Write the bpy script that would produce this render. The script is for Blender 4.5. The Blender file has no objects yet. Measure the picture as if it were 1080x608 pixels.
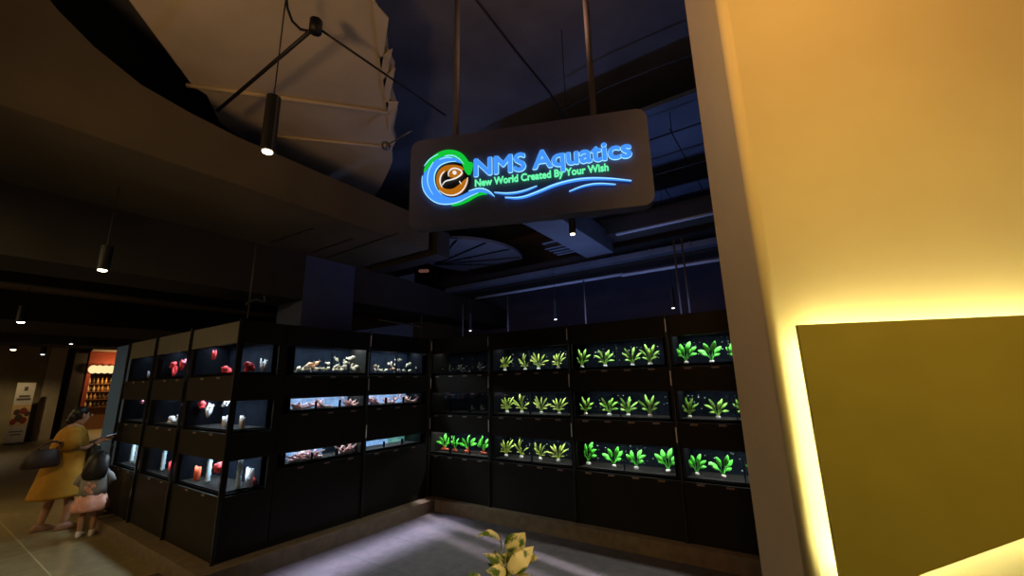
import bpy, bmesh, math, random
from mathutils import Vector, Matrix
random.seed(7)
C = bpy.context.scene.collection
PI = math.pi

# ------------------------------------------------------------------ camera
H = 1.7
FPX = 441.82
ROT = ((0.82435, 0.56572, -0.02029), (0.14133, -0.17096, 0.97509), (-0.54816, 0.80668, 0.22088))
def orthorows(m):
    r = Vector(m[0]).normalized(); u = Vector(m[1]); u = (u - r * u.dot(r)).normalized(); f = Vector(m[2]); f = (f - r*f.dot(r) - u*f.dot(u)).normalized()
    return r, u, f
R_, U_, F_ = orthorows(ROT)
cam = bpy.data.cameras.new('camera'); camo = bpy.data.objects.new('camera', cam); C.objects.link(camo)
cam.sensor_width = 36; cam.lens = 36 * FPX / 1080; cam.clip_start = .02; cam.clip_end = 200
mm = Matrix((R_, U_, -F_)).transposed().to_4x4(); mm.translation = Vector((0, 0, H)); camo.matrix_world = mm
bpy.context.scene.camera = camo
# ------------------------------------------------------------------ world, exposure
sc = bpy.context.scene
sc.view_settings.view_transform = 'Standard'; sc.view_settings.look = 'None'
sc.view_settings.exposure = 0; sc.view_settings.gamma = 1; sc.view_settings.use_curve_mapping = False
w = bpy.data.worlds.new('world'); sc.world = w; w.use_nodes = True
w.node_tree.nodes['Background'].inputs[0].default_value = (.30, .36, .75, 1)
w.node_tree.nodes['Background'].inputs[1].default_value = .016

def aim(o, target):
    o.rotation_euler = (Vector(target) - o.location).to_track_quat('-Z', 'Y').to_euler()
def spot(name, loc, target, power, col, angle=60, blend=.6, radius=.05, parent=None):
    l = bpy.data.lights.new(name, 'SPOT'); l.energy = power; l.color = col; l.spot_size = math.radians(angle); l.spot_blend = blend; l.shadow_soft_size = radius
    o = bpy.data.objects.new(name, l); C.objects.link(o); o.location = loc; aim(o, target)
    if parent: o.parent = parent
    return o
def point(name, loc, power, col, radius=.15):
    l = bpy.data.lights.new(name, 'POINT'); l.energy = power; l.color = col; l.shadow_soft_size = radius
    o = bpy.data.objects.new(name, l); C.objects.link(o); o.location = loc; return o
def area(name, loc, target, sx, sy, power, col, spread=180, parent=None, rot=None):
    l = bpy.data.lights.new(name, 'AREA'); l.shape = 'RECTANGLE'; l.size = sx; l.size_y = sy; l.energy = power; l.color = col; l.spread = math.radians(spread)
    o = bpy.data.objects.new(name, l); C.objects.link(o); o.location = loc
    if rot is not None: o.rotation_euler = rot
    else: aim(o, target)
    if parent: o.parent = parent
    return o
# lamps of the mall and the shop, and added unseen fill lights (kept here so they are tuned in one place)
WARM = (1, .62, .26)
spot('ceiling_spot_wall', (.15, .2, 4.3), (.95, 2.3, 3.0), 225, (1, .49, .115), 95, 1, .3)
spot('ceiling_spot_wall_low', (1.6, -1.2, 3.6), (.5, 2.3, 1.2), 165, (1, .75, .16), 60, 1, .3)
spot('canopy_fill_spot', (-1.6, -1.6, 1.9), (-3.8, 2.0, 4.7), 150, (1, .56, .24), 62, 1, .3)  # unseen warm spot added behind the camera, aimed up at the canopy
point('fill_light_left', (-3.2, -2.6, 3.4), 38, (1, .55, .22), .4)  # added unseen fill for the warm ambient on the left soffit
spot('mall_lamp_corridor', (-9.5, -1.4, 3.1), (-9.3, .9, 0), 125, (1, .72, .30), 110, 1, .1)
spot('mall_lamp_rack', (-4.4, -1.6, 3.1), (-6, 1.4, .4), 130, (1, .74, .34), 100, 1, .1)
area('shop_track_light', (-4.02, 3.3, 3.3), (-4.02, 3.3, 0), .30, 2.0, 19, (.58, .63, 1), 14, None, (0, 0, 0))
area('floor_streak_light', (-3.0, 4.1, 3.2), None, 3.4, .04, 3.0, (.80, .78, 1), 4, None, (0, 0, math.radians(-11)))  # added unseen slim light, lays a bright streak on the floor
area('floor_streak_light', (-2.9, 3.75, 3.2), None, 3.0, .04, 2.0, (.80, .78, 1), 5, None, (0, 0, math.radians(-12)))  # second added light, for the nearer floor streak
point('shop_fill_warm', (-1.2, 2.3, 4.4), 8, (1, .52, .30), .2)  # added unseen fill, warms the dark shop interior
spot('plant_spot', (-1.0, .7, 3.4), (-1.4, 1.95, .8), 150, (1, .74, .34), 26, .8, .04)

area('ceiling_fill_blue', (-2.6, 5.05, 2.42), (-2.6, 5.4, 6), 3.6, .12, 19, (.32, .44, 1))  # added fill hidden by the rack top, tints the ceiling blue
point('fill_light_far', (-11.5, -3.4, 1.7), 80, (1, .58, .30), .4)  # added unseen fill, lifts the low ceiling beyond the beam
point('shop_fill_blue', (-2.2, 5.3, 2.75), 3.2, (.45, .52, 1), .25)  # added unseen fill, bluish ambient above the back racks
# ------------------------------------------------------------------ projection helpers: a pixel of the photo onto a plane of the place
def ray(x, y): return F_ + R_ * ((x-540)/FPX) + U_ * (-(y-304)/FPX)
def onZ(x, y, z): d = ray(x, y); return d * ((z-H)/d.z) + Vector((0, 0, H))
def onX(x, y, X): d = ray(x, y); return d * (X/d.x) + Vector((0, 0, H))
def onY(x, y, Y): d = ray(x, y); return d * (Y/d.y) + Vector((0, 0, H))
def onP(x, y, p0, n): d = ray(x, y); o = Vector((0, 0, H)); return o + d * ((p0-o).dot(n)/d.dot(n))

# ------------------------------------------------------------------ materials
def lin(r, g, b):
    f = lambda c: (c/255/12.92) if c/255 <= .04045 else ((c/255+.055)/1.055)**2.4
    return (f(r), f(g), f(b), 1)
MATS = {}
def mat(name, col, rough=.6, metal=0, noise=0, scale=8, spec=.4, bump=0, col2=None):
    if name in MATS: return MATS[name]
    m = bpy.data.materials.new(name); m.use_nodes = True; nt = m.node_tree; b = nt.nodes['Principled BSDF']
    b.inputs['Roughness'].default_value = rough; b.inputs['Metallic'].default_value = metal; b.inputs['Specular IOR Level'].default_value = spec
    tc = nt.nodes.new('ShaderNodeTexCoord'); nz = nt.nodes.new('ShaderNodeTexNoise'); nz.inputs['Scale'].default_value = scale; nz.inputs['Detail'].default_value = 4
    nt.links.new(tc.outputs['Object'], nz.inputs['Vector'])
    rp = nt.nodes.new('ShaderNodeValToRGB'); rp.color_ramp.elements[0].position = .3; rp.color_ramp.elements[1].position = .7
    k = noise if noise else .06
    c2 = col2 if col2 else tuple(min(1, c*(1+k)) for c in col[:3]) + (1,)
    rp.color_ramp.elements[0].color = tuple(c*(1-k) for c in col[:3]) + (1,) if not col2 else col
    rp.color_ramp.elements[1].color = c2
    nt.links.new(nz.outputs['Fac'], rp.inputs['Fac']); nt.links.new(rp.outputs['Color'], b.inputs['Base Color'])
    if bump:
        bp = nt.nodes.new('ShaderNodeBump'); bp.inputs['Strength'].default_value = bump; bp.inputs['Distance'].default_value = .01
        nt.links.new(nz.outputs['Fac'], bp.inputs['Height']); nt.links.new(bp.outputs['Normal'], b.inputs['Normal'])
    MATS[name] = m; return m
def emit(name, col, s):
    if name in MATS: return MATS[name]
    m = bpy.data.materials.new(name); m.use_nodes = True; nt = m.node_tree; nt.nodes.remove(nt.nodes['Principled BSDF'])
    e = nt.nodes.new('ShaderNodeEmission'); e.inputs[0].default_value = col; e.inputs[1].default_value = s
    nt.links.new(e.outputs[0], nt.nodes['Material Output'].inputs[0]); MATS[name] = m; return m
def glass_mat(name, gloss=.06, tint=(1, 1, 1, 1)):
    m = bpy.data.materials.new(name); m.use_nodes = True; nt = m.node_tree; nt.nodes.remove(nt.nodes['Principled BSDF'])
    t = nt.nodes.new('ShaderNodeBsdfTransparent'); t.inputs[0].default_value = tint
    g = nt.nodes.new('ShaderNodeBsdfGlossy'); g.inputs['Roughness'].default_value = .05
    mx = nt.nodes.new('ShaderNodeMixShader'); mx.inputs[0].default_value = gloss
    nt.links.new(t.outputs[0], mx.inputs[1]); nt.links.new(g.outputs[0], mx.inputs[2]); nt.links.new(mx.outputs[0], nt.nodes['Material Output'].inputs[0])
    MATS[name] = m; return m
def tile_mat(name, c1, c2, joint, size, rough, bump=.1):
    m = bpy.data.materials.new(name); m.use_nodes = True; nt = m.node_tree; b = nt.nodes['Principled BSDF']; b.inputs['Roughness'].default_value = rough
    tc = nt.nodes.new('ShaderNodeTexCoord'); br = nt.nodes.new('ShaderNodeTexBrick'); br.offset = 0; br.inputs['Scale'].default_value = 1
    br.inputs['Brick Width'].default_value = size; br.inputs['Row Height'].default_value = size; br.inputs['Mortar Size'].default_value = .006
    nz = nt.nodes.new('ShaderNodeTexNoise'); nz.inputs['Scale'].default_value = 9; nz.inputs['Detail'].default_value = 8
    rp = nt.nodes.new('ShaderNodeValToRGB'); rp.color_ramp.elements[0].color = c1; rp.color_ramp.elements[1].color = c2; rp.color_ramp.elements[0].position = .3; rp.color_ramp.elements[1].position = .7
    nt.links.new(tc.outputs['Object'], br.inputs['Vector']); nt.links.new(tc.outputs['Object'], nz.inputs['Vector']); nt.links.new(nz.outputs['Fac'], rp.inputs['Fac'])
    nt.links.new(rp.outputs[0], br.inputs['Color1']); nt.links.new(rp.outputs[0], br.inputs['Color2']); br.inputs['Mortar'].default_value = joint
    nt.links.new(br.outputs['Color'], b.inputs['Base Color']); MATS[name] = m; return m

M_rack = mat('black_laminate', (.013, .0115, .009, 1), .5, noise=.12, scale=20, spec=.16)
M_top = mat('olive_grey_laminate', (.13, .125, .10, 1), .5)
M_rackin = mat('tank_interior_black', (.003, .0035, .005, 1), .8, spec=.02)
M_steel = mat('brushed_steel', (.35, .36, .38, 1), .28, 1)
M_post = mat('black_post', (.03, .03, .03, 1), .25, .6)
M_soffit = mat('soffit_paint', (.105, .088, .058, 1), .9, noise=.2, scale=1.3)
M_beam = mat('dark_beam_paint', (.036, .032, .028, 1), .9, noise=.2, scale=2)
M_ceil = mat('ceiling_black', (.12, .13, .16, 1), .95, noise=.25, scale=1.5)
M_pipe = mat('pipe_grey_blue', (.32, .36, .42, 1), .5)
M_duct = mat('duct_grey', (.085, .10, .125, 1), .6, noise=.15, scale=4)
M_black = mat('black_metal', (.012, .012, .012, 1), .5)
M_cream = mat('cream_canopy', (.58, .50, .36, 1), .8, noise=.08, scale=2)
M_wallr = mat('feature_wall_paint', (.80, .74, .52, 1), .85, noise=.03, scale=3)
M_panel = mat('olive_panel_paint', (.38, .34, .075, 1), .7, noise=.05, scale=5)
M_curb = mat('curb_tile_brown', (.17, .12, .07, 1), .5, noise=.2, scale=12)
M_blue = mat('blue_pillar_paint', (.08, .17, .42, 1), .8)
M_navy = mat('navy_column_paint', (.07, .09, .18, 1), .9)
M_sign = mat('sign_board_grey', (.13, .14, .27, 1), .7, spec=.2)
M_olive = mat('corridor_wall_olive', (.32, .27, .15, 1), .85, noise=.15, scale=2)
M_pale = mat('pale_trim', (.5, .42, .28, 1), .7)
M_white = mat('white_matt', (.75, .73, .70, 1), .6)
M_glass = glass_mat('tank_glass', .015)
M_water = glass_mat('water_surface', .10, (.90, .96, .97, 1))
M_bluebk = mat('tank_back_blue', (.20, .30, .48, 1), .6, noise=.35, scale=9)
M_greenbk = mat('tank_back_green', (.10, .22, .17, 1), .6, noise=.35, scale=9)
M_darkbk = mat('tank_back_dark', (.004, .006, .010, 1), .7, noise=.4, scale=14, spec=.03)
M_ledw = emit('tank_led', (.75, .88, 1, 1), 5)
M_tag = mat('tag_tan', (.20, .14, .10, 1), .6)
M_gravel = mat('dark_gravel', (.008, .007, .0065, 1), .9, noise=.5, scale=60, spec=.1)

# ------------------------------------------------------------------ mesh helpers
class MB:
    def __init__(s): s.bm = bmesh.new()
    def box(s, x0, x1, y0, y1, z0, z1, bev=0, rot=0, org=(0, 0)):
        r = bmesh.ops.create_cube(s.bm, size=1)['verts']
        for v in r:
            v.co = Vector(((x0+x1)/2+v.co.x*(x1-x0), (y0+y1)/2+v.co.y*(y1-y0), (z0+z1)/2+v.co.z*(z1-z0)))
        if bev:
            es = list({e for v in r for e in v.link_edges}); bmesh.ops.bevel(s.bm, geom=es, offset=bev, segments=2, affect='EDGES', profile=.5)
        return s
    def tube(s, pts, r, seg=8, taper=None, cap=True):
        pts = [Vector(p) for p in pts]; rings = []; n = len(pts)
        for i, p in enumerate(pts):
            t = (pts[min(i+1, n-1)] - pts[max(i-1, 0)]).normalized()
            a = t.orthogonal().normalized() if i == 0 else (a - t*a.dot(t)).normalized()
            b = t.cross(a); rr = r if taper is None else r*(1+(taper-1)*i/(n-1))
            if isinstance(r, (list, tuple)): rr = r[i]
            rings.append([s.bm.verts.new(p + (a*math.cos(2*PI*k/seg) + b*math.sin(2*PI*k/seg))*rr) for k in range(seg)])
        for i in range(n-1):
            for k in range(seg): s.bm.faces.new((rings[i][k], rings[i][(k+1) % seg], rings[i+1][(k+1) % seg], rings[i+1][k]))
        if cap:
            s.bm.faces.new(rings[0][::-1]); s.bm.faces.new(rings[-1])
        return s
    def prism(s, pts, off):
        """polygon (list of Vectors) extruded by a vector"""
        a = [s.bm.verts.new(Vector(p)) for p in pts]; b = [s.bm.verts.new(Vector(p)+Vector(off)) for p in pts]; n = len(a)
        s.bm.faces.new(a); s.bm.faces.new(b[::-1])
        for i in range(n): s.bm.faces.new((a[i], b[i], b[(i+1) % n], a[(i+1) % n]))
        return s
    def rings(s, rs, seg=20, cap=True, wob=0):
        """rs: (cx, cy, cz, rx, ry)"""
        R = []
        for (cx, cy, cz, rx, ry) in rs:
            R.append([s.bm.verts.new((cx+rx*math.cos(2*PI*k/seg)*(1+wob*math.sin(7*2*PI*k/seg)), cy+ry*math.sin(2*PI*k/seg)*(1+wob*math.sin(7*2*PI*k/seg)), cz)) for k in range(seg)])
        for i in range(len(R)-1):
            for k in range(seg): s.bm.faces.new((R[i][k], R[i][(k+1) % seg], R[i+1][(k+1) % seg], R[i+1][k]))
        if cap: s.bm.faces.new(R[0][::-1]); s.bm.faces.new(R[-1])
        return s
    def ball(s, c, rx, ry=None, rz=None, sub=2, lump=0, rnd=random):
        r = bmesh.ops.create_icosphere(s.bm, subdivisions=sub, radius=1)['verts']
        for v in r:
            k = 1 + lump*(rnd.random()-.5)
            v.co = Vector((c[0]+v.co.x*rx*k, c[1]+v.co.y*(ry or rx)*k, c[2]+v.co.z*(rz or rx)*k))
        return s
    def leaf(s, base, tip, width, normal=None, bend=.15, n=7, fold=.12, pointed=False):
        base = Vector(base); tip = Vector(tip); d = tip-base; L = d.length; d.normalize()
        nrm = Vector(normal) if normal else Vector((0, -1, .3)); side = d.cross(nrm).normalized(); up = side.cross(d).normalized()
        prev = None
        for i in range(n+1):
            t = i/n; wd = width*.5*math.sin(PI*min(1, t*.93+.05))**.8 if 0 < i < n else .0008
            if pointed and 0 < i < n: wd = width*.5*(math.sin(PI*t**.72)**.9)*(1+.05*math.sin(t*17+L*40))
            c = base + d*(L*t) + up*(bend*L*math.sin(PI*t)) + (side*(.05*L*math.sin(t*5+L*30)) if pointed else side*0)
            row = [s.bm.verts.new(c - side*wd + up*wd*fold*2), s.bm.verts.new(c), s.bm.verts.new(c + side*wd + up*wd*fold*2)]
            if prev:
                for k in (0, 1): s.bm.faces.new((prev[k], prev[k+1], row[k+1], row[k]))
            prev = row
        return s
    def obj(s, name, m, parent=None, smooth=False, solid=0, **kw):
        bmesh.ops.recalc_face_normals(s.bm, faces=s.bm.faces)
        me = bpy.data.meshes.new(name); s.bm.to_mesh(me); s.bm.free()
        if smooth:
            for p in me.polygons: p.use_smooth = True
        me.materials.append(m); o = bpy.data.objects.new(name, me); C.objects.link(o)
        if parent: o.parent = parent
        if solid:
            md = o.modifiers.new('solid', 'SOLIDIFY'); md.thickness = solid; md.offset = 0
        for k, v in kw.items(): o[k] = v
        return o
def tag(o, label, cat, group=None):
    o['label'] = label; o['category'] = cat
    if group: o['group'] = group
    return o
def thing(name, label, cat, loc=(0, 0, 0), rz=0, group=None):
    o = bpy.data.objects.new(name, None); C.objects.link(o); o.location = loc; o.rotation_euler = (0, 0, rz); o.empty_display_size = .1
    return tag(o, label, cat, group)
def copy_thing(src, loc, rz, label, group, scale=1):
    r = src.copy(); C.objects.link(r); r.location = loc; r.rotation_euler = (0, 0, rz); r.scale = (scale,)*3 if not isinstance(scale, tuple) else scale
    r['label'] = label
    if group: r['group'] = group
    for ch in KIDS.get(src.name, []):
        c = ch.copy(); C.objects.link(c); c.parent = r
    return r
KIDS = {}
def struct(o): o['kind'] = 'structure'; return o

# ================================================================== SETTING
RX, RY, AY = -4.65, 4.67, 1.95         # rack faces: B on x = RX, C on y = RY, A on y = AY
CX, CY, CAY = -4.46, 4.56, 1.78        # outer edges of the curb
M_fl = tile_mat('mall_floor_tile', lin(108, 95, 62), lin(132, 116, 78), lin(165, 150, 105), 1.2, .42)
M_fl2 = tile_mat('shop_floor_carpet', lin(60, 51, 47), lin(78, 67, 62), lin(50, 43, 40), .6, .8)
struct(MB().box(-40, CX-.9, -14, 12, -.12, 0).box(CX-.9, 6, -14, CAY-.1, -.12, 0).obj('floor', M_fl))
struct(MB().box(CX-.9, 6, CAY-.1, 9, -.12, 0).obj('floor_shop', M_fl2))
# curb: an L of low tiled platform under the racks
b = MB(); b.prism([(-8.9, CAY, 0), (CX, CAY, 0), (CX, CY, 0), (1.2, CY, 0), (1.2, 5.6, 0), (-5.6, 5.6, 0), (-5.6, 2.6, 0), (-8.9, 2.6, 0)], (0, 0, .15))
struct(b.obj('trim_1', M_curb))
# shop back wall, high ceiling
struct(MB().box(-9, 4, 8.2, 8.35, 0, 5.4).obj('wall_back', mat('back_wall_navy', (.11, .10, .14, 1), .95, noise=.15, scale=2)))
struct(MB().box(-40, 6, -3, 9, 5.2, 5.4).obj('ceiling', M_ceil))
# long soffit running deep along the rack, with an upturned curved rim nearer the mall
Xn, Xb, Zs, Zb = -4.124, -5.7, 3.56, 2.90
b = MB(); b.box(Xb, Xn-.08, -6, 4.0, Zs, Zs+.06); struct(b.obj('ceiling_soffit', M_soffit))
rim = [(-6, 5.0), (-1.5, 4.95), (-.3, 4.8), (.1, 4.56), (.25, 4.42), (.46, 4.27), (.76, 4.13), (1.1, 4.07), (1.5, 4.03), (4.0, 4.0)]
pts = [(Xn, y, z) for y, z in rim] + [(Xn, 4.0, Zs), (Xn, -6, Zs)]
struct(MB().prism(pts, (-.08, 0, 0)).obj('soffit_fascia', M_soffit))
# deep beam above the left rack
b = MB(); b.prism([(Xb, -6, Zb), (Xb, 3.2, Zb), (Xb, 3.2, 2.99), (Xb, 8.2, 3.0), (Xb, 8.2, 3.42), (Xb, 4.0, 3.6), (Xb, -6, 3.6)], (-.75, 0, 0)); struct(b.obj('ceiling_beam', M_beam))
# lower ceiling beyond the beam, crossed by two more beams
b = MB(); b.box(-23.7, -6.45, -8, 8.2, 3.42, 3.5); struct(b.obj('ceiling_low', M_soffit))
b = MB(); b.box(-9.15, -9.0, -8, 6, 3.22, 3.42); struct(b.obj('ceiling_beam', M_beam))
b = MB(); b.box(-13.4, -11.0, -8, 6, 2.92, 3.42); struct(b.obj('ceiling_beam', M_beam))
b = MB(); b.box(-17.6, -16.4, -8, 7, 2.95, 3.42); struct(b.obj('ceiling_beam', M_beam))
# seams on the soffit underside, drawn as thin black tubes
for (x0, y0, x1, y1) in ((285, 256, 330, 241), (330, 266, 372, 252), (345, 272, 420, 246)):
    a, c = onZ(x0, y0, Zs-.004), onZ(x1, y1, Zs-.004); tag(MB().tube([a, c], .006, 5).obj('ceiling_cable_seam', M_black), {285: 'dark seam under the soffit left of the navy column', 330: 'dark seam on the soffit above the navy column', 345: 'long dark seam under the soffit running past the navy column'}[x0], 'cable')
# navy column behind the racks
struct(MB().box(-6.36, Xb+.01, 3.12, 3.93, .15, 3.56).obj('column', M_navy))
# blue pillar at the far end of the left rack
struct(MB().box(-9.47, -8.25, 2.10, 2.75, 0, 2.42).obj('column', M_blue))
# corridor at the far left
FX = -23.5
struct(MB().box(FX-.2, FX, -9, 3.35, 0, 3.5).obj('wall_left', M_olive))
p0, p1 = onX(50, 352, FX+.3), onX(63, 350, FX+.3)
q0, q1 = onX(36, 462, FX+.3), onX(44, 462, FX+.3)
b = MB(); b.box(FX+.05, FX+.3, 3.3, 3.75, 0, 3.42); struct(b.obj('trim_2', M_pale))
struct(MB().box(FX-.2, FX, 3.3, 4.02, 0, 3.5).obj('wall_far', M_beam))

# ================================================================== FEATURE WALL (right)
WY = math.radians(22.2); WD = Vector((math.cos(WY), math.sin(WY), 0)); WN = Vector((math.sin(WY), -math.cos(WY), 0))
W0 = Vector((0, 2.2, 0))                      # a point on the wall face
def Wp(u, out=0, z=0): return W0 + WD*u + WN*out + Vector((0, 0, z))
u0 = (onP(830, 464, W0, WN) - W0).dot(WD)
pl = []
r = .045
pl.append(Wp(4, 0)); 
for k in range(7):
    a = PI/2*k/6; pl.append(Wp(u0 + r - r*math.sin(a), -(r - r*math.cos(a))))
pl.append(Wp(u0, -.60)); pl.append(Wp(4, -.60))
wr = MB().prism(pl, (0, 0, 5.2)).obj('wall_right', M_wallr); struct(wr)
for p in wr.data.polygons: p.use_smooth = abs(p.normal.z) < .5 and p.area < .6
# panel standing off the wall, LED behind its rim
OUT = .10
FP = W0 + WN*OUT
def wq(x, y): v = onP(x, y, FP, WN) - FP; return v.dot(WD), v.z
c0, c1, c2, c3, c4 = wq(841, 343), wq(1080, 338.5), wq(1080, 568), wq(968, 608), wq(888, 608)
sl = (c2[1]-c3[1])/(c2[0]-c3[0]); tl = c0[1]
corners = [(c0[0], tl), (2.4, tl), (2.4, c3[1]+sl*(2.4-c3[0])), (c0[0], c3[1]+sl*(c0[0]-c3[0]))]
if corners[2][1] > tl-.05:
    uu = c3[0] + (tl-.3-c3[1])/sl; corners = [(c0[0], tl), (uu, tl), (uu, tl-.3), (c0[0], c3[1]+sl*(c0[0]-c3[0]))]
panel = thing('wall_panel', 'large olive panel standing off the yellow wall with light glowing behind its edges', 'wall panel')
MB().prism([Wp(u, OUT, z) for u, z in corners], -WN*.022).obj('panel_board', M_panel, panel)
M_led = emit('led_strip_yellow', (1, .86, .40, 1), 32)
ins = .045
n = len(corners)
for i in range(n):
    (ua, za), (ub, zb) = corners[i], corners[(i+1) % n]
    if i == 1: continue
    d = Vector((ub-ua, zb-za)).normalized(); nn = Vector((d.y, -d.x))   # inward for clockwise
    a = Vector((ua, za)) + nn*ins + d*ins; c = Vector((ub, zb)) + nn*ins - d*ins
    k = nn*.004
    q = [Wp(a.x, OUT-.030, a.y), Wp(c.x, OUT-.030, c.y), Wp(c.x, OUT-.050, c.y), Wp(a.x, OUT-.050, a.y)]
    off = WD*(nn.x*.006) + Vector((0, 0, nn.y*.006))
    MB().prism(q, off).obj('led_strip', M_led, panel)
# battens that carry the panel
for (u, z) in ((.5, 1.6), (.9, 1.7)):
    MB().prism([Wp(u-.02, 0, z-.1), Wp(u+.02, 0, z-.1), Wp(u+.02, 0, z+.1), Wp(u-.02, 0, z+.1)], WN*(OUT-.022)).obj('batten', M_black, panel)

# ================================================================== SIGN
az = .854; S0 = Vector((-3*math.sin(az), 3*math.cos(az), 0)); SU = Vector((math.cos(WY), math.sin(WY), 0)); SN = Vector((math.sin(WY), -math.cos(WY), 0))
def Sp(u, z, out=0): return S0 + SU*u + SN*out + Vector((0, 0, z))
def su(x, y, out=.02):
    p = onP(x, y, S0+SN*out, SN) - S0; return p.dot(SU), p.z
sign = thing('hanging_sign', 'dark rounded sign board with glowing blue lettering hung from the ceiling on two poles', 'sign')
def rrect(u0_, u1_, z0_, z1_, r_):
    o = []
    for (cu, cz, a0) in ((u1_-r_, z1_-r_, 0), (u0_+r_, z1_-r_, 90), (u0_+r_, z0_+r_, 180), (u1_-r_, z0_+r_, 270)):
        for k in range(6): a = math.radians(a0+90*k/5); o.append((cu+r_*math.cos(a), cz+r_*math.sin(a)))
    return o
ul, zt = su(434, 150, 0); ur, _ = su(686, 160, 0); _, zbm = su(560, 229, 0); zt = 3.53
MB().prism([Sp(u, z) for u, z in rrect(ul, ur, zbm, zt, .075)], -SN*.10).obj('sign_board', M_sign, sign)
for u in (.355, 1.395):
    MB().tube([Sp(u, zt-.02, -.05), Sp(u, 5.2, -.05)], .022, 12).obj('suspension_pole', mat('pole_paint', (.16, .14, .15, 1), .6), sign, smooth=True)
E_blue = emit('sign_blue', lin(70, 150, 255), 1.0); E_edge = emit('sign_blue_edge', lin(150, 220, 255), 1.35)
E_green = emit('sign_green', lin(20, 205, 60), .9); E_mint = emit('sign_mint', lin(110, 255, 175), 1.0)
E_orange = emit('sign_orange', lin(190, 112, 18), .9); E_wh = emit('sign_white', lin(240, 240, 235), 1.0); M_sblk = mat('sign_black', (.008, .008, .01, 1), .5)
def text(body, m, size, p0, p1, hgt, name, offset, out, sub=None, ext=.006):
    """text whose baseline runs from sign point p0 to p1, cap height hgt"""
    cu = bpy.data.curves.new(name, 'FONT'); cu.body = body; cu.size = 1; cu.extrude = 0; cu.resolution_u = 4
    to = bpy.data.objects.new(name, cu); C.objects.link(to); bpy.context.view_layer.update()
    me = bpy.data.meshes.new_from_object(to.evaluated_get(bpy.context.evaluated_depsgraph_get())); bpy.data.objects.remove(to)
    xs = [v.co.x for v in me.vertices]; wdt = max(xs)-min(xs); x0 = min(xs)
    L = math.hypot(p1[0]-p0[0], p1[1]-p0[1]); sx = L/wdt; sz = hgt/.70; ang = math.atan2(p1[1]-p0[1], p1[0]-p0[0])
    for v in me.vertices:
        a, c = (v.co.x-x0)*sx, v.co.y*sz
        q = Sp(p0[0]+a*math.cos(ang)-c*math.sin(ang)*0, p0[1]+a*math.sin(ang)+c, out); v.co = q
    bm = bmesh.new()
    for k in range(8 if offset else 1):
        n0 = len(bm.verts); bm.from_mesh(me); bm.verts.ensure_lookup_table()
        d = SU*(offset*math.cos(PI/4*k)) + Vector((0, 0, offset*math.sin(PI/4*k))) + SN*(k*.00012)
        for v in bm.verts[n0:]: v.co += d
    bm.to_mesh(me); bm.free()
    me.materials.clear(); me.materials.append(m); o = bpy.data.objects.new(name, me); C.objects.link(o); o.parent = sub or sign
    md = o.modifiers.new('solid', 'SOLIDIFY'); md.thickness = ext; md.offset = 0
    return o
zN = 3.165
nm_o = text('NMS Aquatics', E_blue, 1, (su(500.6, 187)[0], zN), (su(665.8, 165)[0], zN), .134, 'shop_name', .0055, .020)
text('NMS Aquatics', E_edge, 1, (su(500.6, 187)[0], zN), (su(665.8, 165)[0], zN), .134, 'shop_name_edge', .0085, .013, nm_o)
text('New World Created By Your Wish', E_mint, 1, (su(501, 198)[0], 3.083), (su(642, 183)[0], 3.083), .054, 'tagline', .0022, .016)
LOGO = [sign]
def px2s(x, y): return su(440+x/8.11, 150+y/8.11)
def smooth_closed(pts, it=2):
    for _ in range(it):
        q = []
        for i in range(len(pts)):
            a, c = pts[i], pts[(i+1) % len(pts)]
            q += [(a[0]*.75+c[0]*.25, a[1]*.75+c[1]*.25), (a[0]*.25+c[0]*.75, a[1]*.25+c[1]*.75)]
        pts = q
    return pts
def shape(name, m, pts, out, th=.006, it=2, f=px2s):
    P = [f(*p) for p in smooth_closed(pts, it)]
    return MB().prism([Sp(u, z, out) for u, z in P], -SN*th).obj(name, m, LOGO[0])
def stroke(name, m, pts, wpx, out, f=px2s):
    for _ in range(2):
        q = [pts[0]]
        for a, c in zip(pts, pts[1:]): q += [(a[0]*.75+c[0]*.25, a[1]*.75+c[1]*.25), (a[0]*.25+c[0]*.75, a[1]*.25+c[1]*.75)]
        q.append(pts[-1]); pts = q
    L = []; Rr = []; n = len(pts)
    for i, p in enumerate(pts):
        a, c = pts[max(0, i-1)], pts[min(n-1, i+1)]; dx, dy = c[0]-a[0], c[1]-a[1]; l = math.hypot(dx, dy) or 1; t = i/(n-1)
        wv = wpx*.5*max(.12, math.sin(PI*min(.93, max(.07, t))))**.5 if isinstance(wpx, (int, float)) else .5*wpx[min(len(wpx)-1, int(t*len(wpx)))]
        L.append((p[0]-dy/l*wv, p[1]+dx/l*wv)); Rr.append((p[0]+dy/l*wv, p[1]-dx/l*wv))
    bm = MB(); L = [Sp(*f(*p), out) for p in L]; Rr = [Sp(*f(*p), out) for p in Rr]
    va = [bm.bm.verts.new(p) for p in L]; vb = [bm.bm.verts.new(p) for p in Rr]
    for i in range(n-1): bm.bm.faces.new((va[i], va[i+1], vb[i+1], vb[i]))
    return bm.obj(name, m, LOGO[0], solid=.004)
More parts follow.
